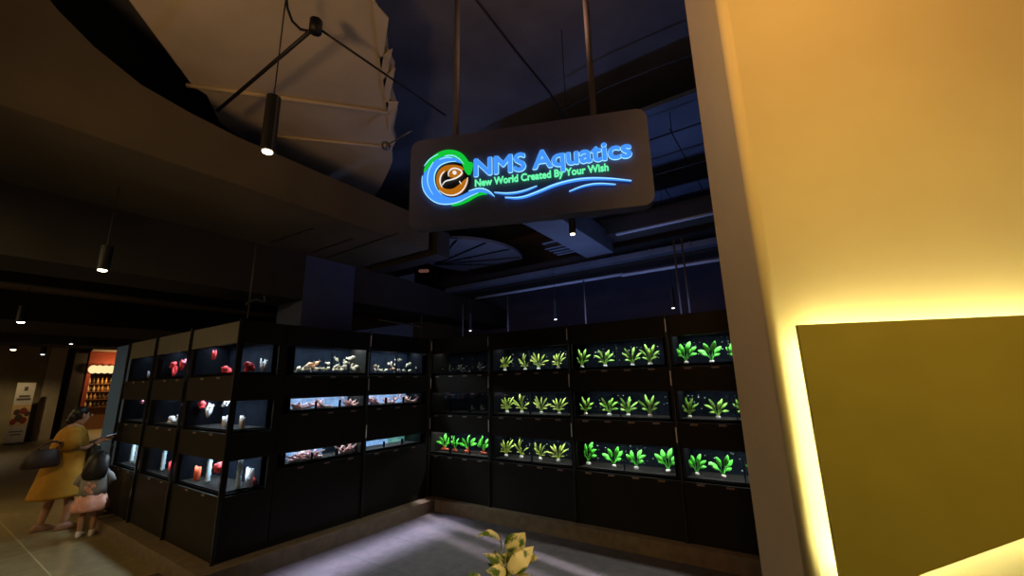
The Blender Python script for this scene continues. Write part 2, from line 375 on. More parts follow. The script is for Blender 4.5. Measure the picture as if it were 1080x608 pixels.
# wave crescent: outer edge then inner edge
crescent = [(395, 185), (345, 130), (280, 110), (210, 110), (150, 140), (90, 190), (55, 250), (40, 320), (48, 400), (85, 465), (140, 510), (210, 532), (290, 530), (360, 510), (430, 475), (500, 440), (560, 425), (610, 435), (655, 465), (620, 420), (570, 395), (510, 395), (450, 415), (390, 445), (320, 472), (260, 470), (200, 440), (160, 395), (140, 330), (150, 260), (185, 205), (240, 175), (300, 160), (350, 170)]
LOGO[0] = shape('logo', E_blue, crescent, .012, it=2)
shape('green_leaf_arc', E_green, [(50, 262), (60, 215), (90, 160), (150, 98), (230, 62), (310, 62), (380, 88), (425, 140), (438, 168), (478, 168), (472, 225), (445, 290), (400, 245), (392, 200), (355, 145), (300, 122), (220, 118), (160, 142), (110, 190), (78, 240)], .016)
shape('green_wave_tail', E_green, [(300, 528), (380, 512), (450, 470), (520, 425), (570, 430), (610, 445), (560, 445), (500, 465), (430, 510), (350, 540), (280, 545)], .016)
for pp, wv in (([(45, 290), (40, 360), (60, 430), (110, 490), (180, 530), (270, 535), (360, 515), (440, 470), (520, 435)], 7), ([(330, 165), (260, 170), (190, 200), (150, 260), (145, 330), (165, 400), (210, 450)], 7), ([(235, 120), (300, 110), (360, 140), (400, 190)], 6), ([(140, 170), (100, 240), (85, 320), (100, 390), (135, 450)], 5), ([(190, 150), (250, 130), (300, 135)], 5), ([(440, 420), (520, 393), (580, 400), (630, 430), (662, 468)], 8), ([(60, 205), (110, 140), (180, 105)], 4)):
    stroke('highlight_line', E_edge, pp, wv, .022)
shape('emblem_black_disc', M_sblk, [(300+150*math.cos(2*PI*k/20), 310+155*math.sin(2*PI*k/20)) for k in range(20)], .010, it=0)
shape('emblem_orange_ring', E_orange, [(300, 190), (240, 195), (185, 230), (160, 290), (160, 350), (185, 410), (235, 450), (290, 462), (350, 450), (400, 410), (430, 350), (435, 305), (410, 310), (375, 345), (340, 375), (300, 400), (240, 400), (205, 375), (195, 320), (215, 265), (260, 235), (300, 222), (350, 225), (390, 245), (395, 215), (350, 195)], .016)
shape('fish_body', E_orange, [(265, 290), (275, 240), (310, 225), (360, 240), (395, 255), (380, 285), (330, 305), (285, 300)], .018)
for pp, wv in (([(215, 390), (195, 350), (200, 290), (235, 250)], 10), ([(215, 370), (240, 335), (290, 325), (350, 305), (395, 260), (350, 228), (300, 225), (265, 260), (270, 295)], 11), ([(434, 305), (420, 370), (380, 430), (310, 462), (240, 452), (190, 415)], 9), ([(362, 335), (378, 362)], 9)):
    stroke('fish_outline', E_wh, pp, wv, .024)
shape('fish_eye', E_wh, [(320+17*math.cos(2*PI*k/12), 262+17*math.sin(2*PI*k/12)) for k in range(12)], .024, it=0)
# waves under the name (pixel space of the crop 420,100 x3.8)
LOGO[0] = sign
f38 = lambda x, y: su(420+x/3.8, 100+y/3.8)
for pp, wv in (([(385, 392), (440, 397), (500, 388), (556, 366)], 10), ([(428, 412), (490, 415), (560, 390), (640, 355), (740, 335), (840, 335), (935, 345)], 14), ([(685, 388), (740, 365), (800, 355), (872, 360)], 9)):
    stroke('wave_line', E_blue, pp, wv, .016, f38)
    stroke('wave_line', E_edge, [(x, y-1) for x, y in pp], wv*.28, .022, f38)

# ================================================================== RACKS
TOP = 2.38
OPEN = [(1.83, 2.15), (1.27, 1.58), (.705, 1.02)]        # bottom, top of the three tank rows
def rack(name_label, axis, a0, a1, front, depth, opens, group):
    """one free-standing display rack: black front panels round three openings. axis 'x' (faces -Y) or 'y' (faces +X)"""
    t = thing('display_rack', name_label, 'display rack', ((a0+a1)/2, front, .15) if axis == 'x' else (front, (a0+a1)/2, .15), 0, group)
    ox, oy, oz = t.location
    def B(m, s0, s1, d0, d1, z0, z1, bev=.002):
        if axis == 'x': m.box(s0-ox, s1-ox, front+d0-oy, front+d1-oy, z0-oz, z1-oz, bev)
        else: m.box(front-d1-ox, front-d0-ox, s0-oy, s1-oy, z0-oz, z1-oz, bev)
    zs = [.15] + [v for o in reversed(opens) for v in o] + [TOP]
    nm = ['base_panel', 'shelf_fascia', 'shelf_fascia', 'top_panel']
    for i in range(4):
        m = MB(); B(m, a0+.004, a1-.004, 0, .02, zs[2*i], zs[2*i+1]); m.obj(nm[i], M_top if (i == 3 and front == AY) else M_rack, t)  # shop-side top panels stay black: their shade is put into the colour
        if i: m = MB(); B(m, a0+.02, a1-.02, .02, depth-.02, zs[2*i-1]+.001, zs[2*i-1]+.02, 0); m.obj('shelf_board', M_rackin, t)
    e = .035
    for s0, s1 in ((a0, a0+e), (a1-e, a1)):
        m = MB(); B(m, s0+.001, s1-.001, .0205, depth, .15, TOP); m.obj('side_panel', M_rack, t)
    m = MB(); B(m, a0+e, a1-e, depth-.02, depth, .15, TOP, 0); m.obj('back_panel', M_rack, t)
    return t
ABAY = [(-8.10, -7.0, (-7.97, -7.08)), (-7.0, -5.87, (-6.82, -5.88+.0)), (-5.87, -4.67, (-5.76, -4.73))]
BBAY = [(2.42, 3.50, (2.545, 3.465)), (3.50, 4.58, (3.545, 4.46))]
CBAY = [(-4.72, -3.58, (-4.70, -3.615)), (-3.58, -2.355, (-3.53, -2.40)), (-2.355, -1.17, (-2.315, -1.235)), (-1.17, .02, (-1.125, -.08))]
WORD = ['first', 'second', 'third', 'fourth']
ROWW = ['top', 'middle', 'bottom']

class Tank: pass
def aquarium(axis, s0, s1, front, z0, z1, depth, label, group, back=M_darkbk, led=2.2, ledcol=(.85, .93, 1), cells=2, backs=None, low=None, tags=None, end_glass=False, ledvis=False):
    """glass tank behind an opening: glass, back, base, water, hood lamp, dividers, tags"""
    cs = (s0+s1)/2
    t = thing('aquarium', label, 'aquarium', (cs, front+depth/2, z0) if axis == 'x' else (front-depth/2, cs, z0), 0, group)
    ox, oy, oz = t.location
    def B(m, a, c, d0, d1, za, zb, bev=0):
        if axis == 'x': m.box(a-ox, c-ox, front+d0-oy, front+d1-oy, za-oz, zb-oz, bev)
        else: m.box(front-d1-ox, front-d0-ox, a-oy, c-oy, za-oz, zb-oz, bev)
        return m
    d0, d1 = .03, depth
    B(MB(), s0, s1, d0, d0+.005, z0+.022, z1+.0).obj('front_glass', M_glass, t)
    k = len(backs) if backs else 1
    for i in range(k):
        a, c = s0+(s1-s0)*i/k, s0+(s1-s0)*(i+1)/k
        B(MB(), a+.002, c-.002, d1-.01, d1, z0+.022, z1+.03).obj('back_pane', backs[i] if backs else back, t)
    B(MB(), s0, s1, d0+.006, d1-.012, z0+.022, z0+.034).obj('gravel_bed', M_gravel, t)
    B(MB(), s0+.003, s1-.003, d0+.008, d1-.012, z1-.035, z1-.032).obj('water_surface', M_water, t)
    for a, c in ((s0-.012, s0-.006), (s1+.006, s1+.012)):
        if end_glass and a > cs: B(MB(), a-.004, c-.004, d0, d1, z0+.022, z1).obj('end_glass', M_glass, t)
        else: B(MB(), a, c, d0, d1, z0+.022, z1+.03).obj('side_pane', M_rackin, t)
    for i in range(1, cells):
        a = s0+(s1-s0)*i/cells; B(MB(), a-.003, a+.003, d0+.008, d0+.045, z0+.036, z1-.04).obj('divider', M_darkbk if not backs else M_rackin, t)
    B(MB(), s0+.01, s1-.01, d0+.03, d1-.03, z1+.075, z1+.095).obj('hood', M_rackin, t)
    # hood lamp
    loc = Vector((cs, front+d0+.16, z1+.065)) if axis == 'x' else Vector((front-d0-.16, cs, z1+.065))
    l = area('hood_lamp', loc-t.location, None, s1-s0-.06, .05, led, ledcol, 150, t, rot=(0, 0, 0 if axis == 'x' else PI/2))
    for s in (tags or []):
        B(MB(), s-.035, s+.035, -.006, -.001, z0-.028, z0-.010, .001).obj('price_tag', M_tag, t)
    T = Tank(); T.t = t; return T

racks = []
ANAMES = ['leftmost bay of the end rack, beside the blue pillar', 'middle bay of the end rack facing the corridor', 'corner bay of the end rack, its two windows meeting at the corner']
RK = 'black display racks along the curb'
ta = rack('black laminate rack bay with three small tanks, farthest along the corridor beside the blue pillar', 'x', *ABAY[0][:2], AY, .42, OPEN, RK)
tb = rack('black laminate rack bay with red ornaments, between the pillar bay and the corner bay', 'x', *ABAY[1][:2], AY, .42, OPEN, RK)
# the corner bay also opens on the shop side
tc = thing('display_rack', 'black laminate rack bay at the outer corner, with windows on both its faces', 'display rack', ((ABAY[2][0]+RX)/2, AY, .15), 0, RK)
ox, oy, oz = tc.location
for nme, (z0, z1) in zip(['base_panel', 'shelf_fascia', 'shelf_fascia', 'top_panel'], [(.15, OPEN[2][0]), (OPEN[2][1], OPEN[1][0]), (OPEN[1][1], OPEN[0][0]), (OPEN[0][1], TOP)]):
    m = MB()
    m.prism([(ABAY[2][0]+.004-ox, 0, z0-oz), (RX-ox, 0, z0-oz), (RX-ox, 2.415-oy, z0-oz), (RX-.02-ox, 2.415-oy, z0-oz), (RX-.02-ox, .02, z0-oz), (ABAY[2][0]+.004-ox, .02, z0-oz)], (0, 0, z1-z0)).obj(nme, M_rack, tc)
    if z1 == TOP: MB().box(ABAY[2][0]+.02-ox, RX-.02-ox, -.004, -.0005, z0+.005-oz, z1-.005-oz).obj('top_panel_facing', M_top, tc)  # olive on the corridor face only; unlit shop side coloured black
    if z1 < 2.3: MB().box(ABAY[2][0]+.03-ox, RX-.025-ox, .025, .42, z1+.001-oz, z1+.02-oz).obj('shelf_board', M_rackin, tc)
for z0, z1 in OPEN:
    MB().box(RX-.075-ox, RX-.001-ox, .001, .035, z0-oz, z1-oz).obj('corner_post', M_rack, tc)
    MB().box(RX-.02-ox, RX-.001-ox, 2.345-oy, 2.415-oy, z0-oz, z1-oz).obj('corner_stile', M_rack, tc)
MB().box(ABAY[2][0]+.004-ox, ABAY[2][0]+.03-ox, .021, .46, 0, TOP-oz).obj('side_panel', M_rack, tc)
MB().box(ABAY[2][0]+.03-ox, RX-.03-ox, .44, .46, 0, TOP-oz).obj('back_panel', M_rack, tc)
BD = .45
rack('black laminate rack bay with cream fish in its top tank, next to the outer corner', 'y', *BBAY[0][:2], RX, BD, [OPEN[0], (1.42, 1.58), (.87, 1.02)], RK)
rack('black laminate rack bay with pale blue bottom tank, at the inner corner', 'y', *BBAY[1][:2], RX, BD, [OPEN[0], (1.42, 1.58), (.87, 1.02)], RK)
for i, nm_ in enumerate(['black laminate rack bay of mostly dark tanks on the back row, at the inner corner', 'black laminate rack bay of yellow-green plants on the back row, second from the inner corner', 'black laminate rack bay of plants on the back row, third from the inner corner', 'black laminate rack bay on the back row partly hidden by the yellow wall']):
    rack(nm_, 'x', *CBAY[i][:2], RY, .5, OPEN, RK)
# slim posts between the bays
PM = mat('dark_metal_post', (.02, .02, .022, 1), .35, .3)
M_hlite = mat('highlight_white', (.75, .76, .80, 1), .35)  # pale colour standing for LED reflections on the posts
def post(x, y, label, m=PM, top=TOP+.02, r=.011):
    o = tag(MB().box(x-r, x+r, y-r, y+r, .15, top, .002).obj('rack_post', m), label, 'post', 'slim posts between the rack bays')
    if m is PM:
        for za, zb_ in ((2.20, 2.34), (1.64, 1.79), (1.07, 1.22)): MB().box(x-r*.5 if y > 4.62 else x+r, x+r*.5 if y > 4.62 else x+r+.003, y-r-.003 if y > 4.62 else y-r*.5, y-r if y > 4.62 else y+r*.5, za, zb_).obj('painted_highlight', M_hlite, o, label='pale strip painted as a highlight')  # painted highlights: pale strips where LED light glints on the post
for x, lb in ((-8.11, 'slim dark post at the pillar end of the corridor racks'), (-7.0, 'slim dark post between the two far corridor bays'), (-5.87, 'slim dark post between the corner bay and its corridor neighbour')): post(x, AY-.014, lb, M_post, TOP+.02, .014)
post(RX+.013, AY-.016, 'slim dark post on the outer corner of the racks', M_post, TOP+.02, .014)
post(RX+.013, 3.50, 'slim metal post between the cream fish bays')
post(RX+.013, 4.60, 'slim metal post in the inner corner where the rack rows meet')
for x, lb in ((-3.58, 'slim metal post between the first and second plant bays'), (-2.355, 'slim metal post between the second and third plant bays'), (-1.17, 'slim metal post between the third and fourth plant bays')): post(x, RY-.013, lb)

# ------------------------------------------------------------------ tanks
AD = .38
AG = 'small aquariums of red ornaments facing the corridor'
adesc = [['dim top tank at the pillar end of the corridor rack', 'olive tinted middle tank at the pillar end of the corridor rack', 'bluish bottom tank at the pillar end of the corridor rack'],
         ['top tank with a row of red corals in the middle corridor bay', 'dark middle tank with white coral in the middle corridor bay', 'bottom tank with dark tubes in the middle corridor bay'],
         ['top tank of the corner bay with hanging red sponge', 'middle tank of the corner bay with white coral', 'bottom tank of the corner bay with red corals and white tube']]
apow = [[1.0, .5, 2.4], [1.8, 1.2, 1.6], [2.4, 2.2, 3.2]]
M_olbk = mat('tank_back_olive', (.07, .065, .04, 1), .6)
for i, (a0, a1, (s0, s1)) in enumerate(ABAY):
    for j, (z0, z1) in enumerate(OPEN):
        aquarium('x', s0, s1, AY, z0, z1, AD, 'glass aquarium, ' + adesc[i][j], AG, back=M_olbk if (i, j) == (0, 1) else M_darkbk, led=apow[i][j]*4.5, cells=1, tags=[(s0+s1)/2-.2, (s0+s1)/2+.2], end_glass=(i == 2), ledcol=(.75, .86, 1))
bdesc = [['with a crowd of cream fish, left of the metal post', 'with three tangles of pink driftwood, left of the metal post', 'blue lit bottom one with pink driftwood, left of the metal post'],
         ['with a smaller crowd of cream fish beside the inner corner', 'with pink driftwood on blue light beside the inner corner', 'pale blue and empty of ornaments beside the inner corner']]
for i, (a0, a1, (s0, s1)) in enumerate(BBAY):
    for j, (z0, z1) in enumerate([OPEN[0], (1.42, 1.58), (.87, 1.02)]):
        backs = None if j == 0 else ([M_bluebk, M_bluebk, M_darkbk] if i == 0 else ([M_bluebk]*3 if j == 1 else [M_bluebk, M_bluebk, M_greenbk]))
        if backs and i == 0 and j == 1: backs = [M_bluebk]*3
        aquarium('y', s0, s1, RX, z0, z1, .36, 'wide glass aquarium ' + bdesc[i][j], 'aquariums in the shop-side rack row', led=(4.2, 1.7, 1.9)[j]*3, cells=3 if j else 2, backs=backs, tags=[s0+.15, (s0+s1)/2, s1-.15], ledcol=(.82, .9, 1))
CDIV = {0: 3, 1: 2, 2: 2, 3: 2}
cdesc = [['dark top tank with grey rocks beside the inner corner', 'almost black middle tank beside the inner corner', 'bottom tank with red-footed green plants beside the inner corner'],
         ['top tank with arching yellow-green plants in the second bay', 'middle tank with yellow-green plants in the second bay', 'bottom tank with thin yellow plants in the second bay'],
         ['top tank with small yellow-green plants in the third bay', 'middle tank with small yellow-green plants in the third bay', 'bottom tank with bright green broad plants in the third bay'],
         ['top tank with large bright green plants beside the yellow wall', 'middle tank with spreading yellow-green plants beside the yellow wall', 'bottom tank with dense bright green plants beside the yellow wall']]
cpow = [[.6, .35, 2.6], [2.6, 2.4, 2.4], [2.6, 2.4, 3.0], [3.2, 2.6, 3.2]]
for i, (a0, a1, (s0, s1)) in enumerate(CBAY):
    for j, (z0, z1) in enumerate(OPEN):
        aquarium('x', s0, s1, RY, z0, z1, .42, 'wide glass aquarium, ' + cdesc[i][j], 'plant aquariums in the back rack row', back=M_darkbk, led=cpow[i][j]*2.6, cells=CDIV[i], tags=[s0+(s1-s0)*(k+.5)/4 for k in range(4)], ledcol=(1, .97, .93))

# ------------------------------------------------------------------ tank contents: prototypes
def leafmat(n, c, c2): return mat(n, c, .5, noise=0, scale=30, col2=c2)
G_bright = leafmat('leaf_bright_green', (.05, .42, .03, 1), (.12, .75, .06, 1))
G_yel = leafmat('leaf_yellow_green', (.22, .34, .03, 1), (.50, .62, .10, 1))
G_mid = leafmat('leaf_mid_green', (.14, .38, .03, 1), (.32, .62, .08, 1))
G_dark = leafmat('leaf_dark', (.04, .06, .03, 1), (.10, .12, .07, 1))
M_pot = mat('white_ceramic_ring', (.8, .8, .78, 1), .5); M_redw = mat('red_root', (.5, .07, .03, 1), .6)
used = set()
def proto_plant(kind, seed):
    rnd = random.Random(seed); nm = 'aquatic_plant'
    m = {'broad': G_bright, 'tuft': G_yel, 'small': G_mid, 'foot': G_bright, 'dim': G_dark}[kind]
    lv = MB(); hgt = .185
    spec = {'broad': [(-52, .9, .055), (-20, 1.0, .06), (14, 1.05, .062), (48, .9, .055), (-70, .6, .04), (68, .65, .04)],
            'tuft': [(-62, .8, .024), (-35, .95, .028), (-12, 1.05, .03), (10, 1.0, .028), (32, .95, .03), (58, .85, .024), (-75, .5, .02), (78, .5, .02)],
            'small': [(-48, .85, .032), (-18, 1.05, .036), (16, 1.05, .038), (46, .9, .032), (-72, .5, .028), (70, .6, .03), (2, .7, .035)],
            'foot': [(-55, .8, .045), (-25, 1.0, .055), (4, 1.05, .055), (30, 1.0, .055), (58, .8, .045), (-38, .7, .045), (42, .65, .045)],
            'dim': [(-60, .6, .03), (-30, .8, .03), (0, .7, .03), (35, .8, .03), (65, .6, .03)]}[kind]
    stm = MB()
    for a, l, wd in spec:
        a = math.radians(a + rnd.uniform(-9, 9)); l *= hgt*rnd.uniform(.88, 1.1); dy = rnd.uniform(-.35, .35)
        st = Vector((math.sin(a)*.02, 0, .035)); kk = Vector((math.sin(a)*l*.32, dy*l*.3, .035+math.cos(a*.6)*l*.42)); tp = Vector((math.sin(a)*l*.95, dy*l*.7, .035+math.cos(a)*l*.92+.01))
        stm.tube([st*.5+Vector((0, 0, .015)), kk], .0028, 5)
        lv.leaf(kk-(kk-st)*.1, tp, wd*.82, (0, -1, .35), rnd.uniform(.05, .18))
    o = lv.obj(nm, m, None, smooth=True, solid=.0012)
    st = stm.obj('stem', m, o)
    if kind == 'dim': pt = MB().ball((0, 0, .018), .03, .03, .02, 2, .2).obj('base_rock', M_gravel, o)
    elif kind == 'foot': pt = MB().ball((-.02, 0, .02), .035, .025, .018, 2, .3).ball((.03, 0, .015), .03, .025, .015, 2, .3).ball((0, 0, .04), .012, .012, .03).obj('red_base', M_redw, o, label='red base with root clump')
    else: pt = MB().rings([(0, 0, 0, .020, .020), (0, 0, .006, .024, .024), (0, 0, .022, .022, .022), (0, 0, .026, .016, .016)], 12).obj('ring_pot', M_pot, o, smooth=True, label='white ring pot')
    KIDS[o.name] = [st, pt]
    return o
protos = {(k, v): proto_plant(k, 11*v+hash_) for hash_, k in enumerate(('broad', 'tuft', 'small', 'foot', 'dim')) for v in range(3 if k in ('broad', 'tuft', 'small') else 2)}
rw = {0: 'top', 1: 'middle', 2: 'bottom'}
def place_plants(bay, row, items, kind, hgt, desc):
    z0 = OPEN[row][0]+.034; nn = len(items); rnd = random.Random(bay*10+row)
    pos = {4: ['leftmost', 'second from left', 'third from left', 'rightmost'], 3: ['leftmost', 'middle', 'rightmost visible'], 2: ['left', 'right']}[nn]
    for k, (px, py) in enumerate(items):
        x = onY(px, py, RY+.20).x; v = k % (3 if kind in ('broad', 'tuft', 'small') else 2)
        s = protos[(kind, v)]; lab = '%s %s, %s in the %s tank %s' % (desc, 'plant', pos[k], rw[row], ['by the inner corner', 'of the second bay', 'of the third bay', 'beside the yellow wall'][bay])
        loc = (x, RY+.20, z0); sc_ = hgt/.20*rnd.uniform(.92, 1.08); rz = rnd.uniform(-.5, .5)
        if s.name in used: copy_thing(s, loc, rz, lab, GR[kind], sc_); 
        else:
            used.add(s.name); s.location = loc; s.rotation_euler = (0, 0, rz); s.scale = (sc_,)*3; tag(s, lab, 'plant', GR[kind])
        if used: ALL.append(1)
ALL = []
GR = {'broad': 'bright broad-leaved plants in white ring pots', 'tuft': 'yellow tufted plants in white ring pots', 'small': 'small yellow-green plants in white ring pots', 'foot': 'green plants with red bases', 'dim': 'grey-green clumps in the dark tank'}
place_plants(1, 0, [(532.6, 391), (554, 391), (568, 391), (589, 390)], 'tuft', .20, 'arching yellow-green')
place_plants(1, 1, [(535, 437), (550.5, 438), (571, 438), (590, 439)], 'tuft', .21, 'yellow-green tufted')
place_plants(1, 2, [(534, 484), (550, 485), (570, 487), (589, 489)], 'tuft', .215, 'thin yellow')
place_plants(0, 2, [(469, 477), (480, 478), (493.5, 478), (510, 479)], 'foot', .21, 'green red-footed')
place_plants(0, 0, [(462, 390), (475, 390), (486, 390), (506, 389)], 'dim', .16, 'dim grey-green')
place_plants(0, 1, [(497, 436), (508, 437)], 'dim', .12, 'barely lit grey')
place_plants(2, 0, [(614, 389), (638.4, 388), (667.4, 387), (686, 386)], 'small', .20, 'small yellow-green')
place_plants(2, 1, [(618, 440), (643, 441), (663, 441), (686, 442)], 'small', .20, 'upright yellow-green')
place_plants(2, 2, [(621, 494), (648, 497), (671.5, 498), (705, 500)], 'broad', .215, 'bright green broad-leaved')
place_plants(3, 0, [(724, 384), (751, 383), (780, 383)], 'broad', .215, 'large bright green')
place_plants(3, 1, [(728, 443), (758, 444), (787.6, 445)], 'small', .20, 'spreading yellow-green')
place_plants(3, 2, [(735.8, 505), (763.7, 507), (801.4, 511)], 'broad', .20, 'dense bright green')
# pale specks floating in the plant tanks (nobody could count them)
rnd = random.Random(3); m = MB()
for (i, j, nsp) in ((1, 0, 26), (1, 1, 20), (1, 2, 40), (2, 0, 46), (2, 1, 26), (2, 2, 34), (3, 0, 40), (3, 1, 26), (3, 2, 30), (0, 0, 6)):
    s0, s1 = CBAY[i][2]; z0, z1 = OPEN[j]
    for _ in range(nsp):
        r_ = rnd.uniform(.0025, .0055); m.ball((rnd.uniform(s0+.03, s1-.03), RY+rnd.uniform(.30, .38), rnd.uniform(z0+.10 if j != 2 else z0+.06, z1-.05)), r_*1.6, r_, r_, 1)
o = m.obj('floating_specks', mat('speck', (.5, .55, .45, 1), .5)); o['kind'] = 'stuff'; tag(o, 'tiny pale specks drifting behind the plants in the back row tanks', 'specks')

# ------------------------------------------------------------------ fish
M_fish = mat('cream_fish', (.80, .66, .46, 1), .45, noise=.12, scale=40); M_fish2 = mat('peach_fish', (.80, .42, .22, 1), .45, noise=.12, scale=40)
def make_fish(m, nm='fish'):
    b = MB(); b.rings([(-.0, 0, -.046, .003, .003), (0, 0, -.040, .010, .007), (0, 0, -.022, .021, .013), (0, 0, 0, .027, .016), (0, 0, .020, .020, .012), (0, 0, .036, .009, .005), (0, 0, .044, .006, .003)], 12)
    for v in b.bm.verts: v.co = Vector((v.co.z, v.co.y, v.co.x))
    o = b.obj(nm, m, None, smooth=True)
    t = MB().prism([(.040, 0, 0), (.066, 0, .026), (.060, 0, 0), (.066, 0, -.026)], (0, .002, 0)).obj('tail_fin', m, o)
    d = MB().prism([(-.015, -.001, .022), (.005, -.001, .036), (.022, -.001, .016)], (0, .002, 0)).obj('dorsal_fin', m, o)
    e = MB().ball((-.032, -.009, .006), .0035).ball((-.032, .009, .006), .0035).obj('eye', M_black, o)
    KIDS[o.name] = [t, d, e]; return o
fish0 = make_fish(M_fish); fish1 = make_fish(M_fish2)
FL = [(103, 232), (142, 222), (165, 195), (190, 180), (215, 190), (245, 170), (195, 215), (240, 240), (290, 235), (295, 212), (335, 170), (333, 207), (370, 237), (397, 140), (398, 190), (405, 215), (430, 235), (455, 150), (465, 165), (455, 192), (467, 207), (495, 135), (520, 125), (515, 180), (525, 210), (545, 195), (225, 205), (168, 212), (385, 200), (418, 200)]
FR = [(690, 190), (712, 197), (685, 235), (722, 225), (770, 237), (790, 172), (812, 165), (838, 180), (825, 212), (850, 228), (855, 145), (880, 142), (875, 235), (905, 235), (935, 182), (955, 172), (950, 225), (1000, 205), (1020, 200), (740, 225), (805, 180)]
rnd = random.Random(5); fu = set()
for (L_, lab, grp) in ((FL, 'cream-white fish shoaling in the top tank left of the metal post', 'cream fish left of the post'), (FR, 'cream-white fish shoaling in the top tank beside the inner corner', 'cream fish by the inner corner')):
    for (cx, cy) in L_:
        p = onX(300+cx/7.2, 360+cy/7.2, RX-.10-rnd.uniform(0, .08)); src = fish1 if (cx, cy) in ((190, 180), (215, 190), (245, 170), (225, 205), (690, 190), (825, 212)) else fish0
        p.z = max(p.z, OPEN[0][0]+.075)
        rz = PI/2 + rnd.choice((0, PI)) + rnd.uniform(-.7, .7); l2 = lab if src is fish0 else lab.replace('cream-white', 'peach-tinted'); g2 = grp if src is fish0 else grp.replace('cream', 'peach')
        if src.name in fu: f = copy_thing(src, p, rz, l2, g2, rnd.uniform(.58, .8))
        else: fu.add(src.name); f = src; f.location = p; f.rotation_euler = (0, 0, rz); tag(f, l2, 'fish', g2)
        f.rotation_euler[1] = rnd.uniform(-.8, .8)

# ------------------------------------------------------------------ driftwood
M_wood = mat('pink_driftwood', (.92, .50, .46, 1), .6, noise=.15, scale=25)
def driftwood(p, seed, width, label, hgt=.12):
    rnd = random.Random(seed); b = MB()
    for k in range(5):
        y0 = rnd.uniform(-.3, .3)*width; pts = [Vector((rnd.uniform(-.04, .04), y0, .012))]
        d = rnd.choice((-1, 1)); n_ = 5
        for i in range(n_):
            pts.append(pts[-1] + Vector((rnd.uniform(-.015, .015), d*width*.14*rnd.uniform(.5, 1.2), hgt/n_*rnd.uniform(.1, 1.25))))
        b.tube(pts, [.015, .014, .012, .010, .008, .004], 7)
        q = pts[2]; b.tube([q, q+Vector((.01, -d*width*.1, hgt*.3)), q+Vector((.0, -d*width*.16, hgt*.42))], [.008, .006, .003], 6)
    b.tube([(0, -width*.4, .016), (0, 0, .02), (0, width*.4, .014)], .012, 7)
    o = b.obj('driftwood', M_wood, None, smooth=True); o.location = p; tag(o, label, 'driftwood', 'pink driftwood pieces in the blue lit tanks')
for k, (px, py, row, wd, lb) in enumerate(((318, 430, 1, .24, 'pale pink driftwood leftmost in the middle tank left of the post'), (343, 428, 1, .22, 'pale pink driftwood at the centre of the middle tank left of the post'), (369, 425, 1, .2, 'pale pink driftwood rightmost in the middle tank left of the post'),
        (396, 425, 1, .2, 'pale pink driftwood leftmost in the middle tank by the inner corner'), (411, 424, 1, .22, 'pale pink driftwood at the centre of the middle tank by the inner corner'), (433, 423, 1, .28, 'pale pink driftwood rightmost in the middle tank by the inner corner'),
        (314, 485, 2, .25, 'pale pink driftwood leftmost in the bottom blue lit tank'), (332, 480, 2, .22, 'pale pink driftwood standing against the first divider of the bottom blue lit tank'), (366, 474, 2, .26, 'pale pink driftwood rightmost in the bottom blue lit tank'))):
    y = onX(px, py, RX-.12).y; driftwood(Vector((RX-.12, y, (1.42, .87)[row-1]+.034)), 40+k, wd, lb, .11)

# ------------------------------------------------------------------ corals, sponges and tubes
M_redc = mat('red_coral', (.75, .05, .06, 1), .6, noise=.25, scale=40); M_whc = mat('white_coral', (.78, .76, .80, 1), .6, noise=.12, scale=40)
M_tube = mat('frosted_tube', (.45, .55, .60, 1), .3); M_pinkc = mat('pink_coral', (.80, .25, .35, 1), .6)
def coral(px, py, Y, s, kind, label, m, z=None, X=None):
    s *= 1.6; p = onY(px, py, Y) if X is None else onX(px, py, X); rnd = random.Random(int(px*7+py)); b = MB()
    if kind == 'lump':
        for _ in range(9): b.ball((rnd.uniform(-.6, .6)*s, rnd.uniform(-.4, .4)*s, rnd.uniform(0, .9)*s), s*rnd.uniform(.25, .45), sub=2, lump=.25, rnd=rnd)
    elif kind == 'branch':
        for k in range(8):
            a = rnd.uniform(0, 2*PI); r1 = s*rnd.uniform(.3, .8); b.tube([(0, 0, 0), (math.cos(a)*r1*.5, math.sin(a)*r1*.4, s*.7), (math.cos(a)*r1, math.sin(a)*r1*.5, s*rnd.uniform(1.1, 1.9))], [s*.16, s*.14, s*.07], 7)
            b.ball((math.cos(a)*r1, math.sin(a)*r1*.5, s*rnd.uniform(1.1, 1.7)), s*.16, sub=1)
    elif kind == 'tube':
        n_ = 9; b.rings([(0, 0, i*s*2.8/n_, s*(.26 if i % 2 else .21), s*(.26 if i % 2 else .21)) for i in range(n_+1)], 10)
    elif kind == 'finger':
        for k in range(3): b.tube([((k-1)*s*.35, 0, 0), ((k-1)*s*.5, 0, s*1.1), ((k-1)*s*.7, 0, s*(1.6+.4*rnd.random()))], [s*.26, s*.24, s*.12], 8)
    nm = {'lump': 'coral_ornament', 'branch': 'coral_ornament', 'tube': 'filter_tube', 'finger': 'coral_ornament'}[kind]
    o = b.obj(nm, m, None, smooth=True); o.location = p; tag(o, label, 'tube' if kind == 'tube' else 'coral', 'ornaments in the corridor tanks'); return o
YA = AY+.13
def onfloor(o, row): o.location.z = OPEN[row][0]+.036
def hang(o, z): o.location.z = z
c = coral
o = c(226, 373, YA, .035, 'finger', 'tall red coral hanging at the top of the corner tank', M_redc); o.location.z = 2.03
onfloor(c(237, 392, YA, .055, 'lump', 'round red coral at the right of the top corner tank', M_redc), 0)
o = c(214, 427, YA, .04, 'lump', 'small red coral near the waterline of the middle corner tank', M_redc); o.location.z = 1.50
o = c(220, 434, YA, .05, 'branch', 'white branching coral in the middle of the middle corner tank', M_whc); o.location.z = 1.40
o = c(237, 426, YA, .035, 'lump', 'pinkish white coral near the waterline of the middle corner tank', M_whc); o.location.z = 1.51
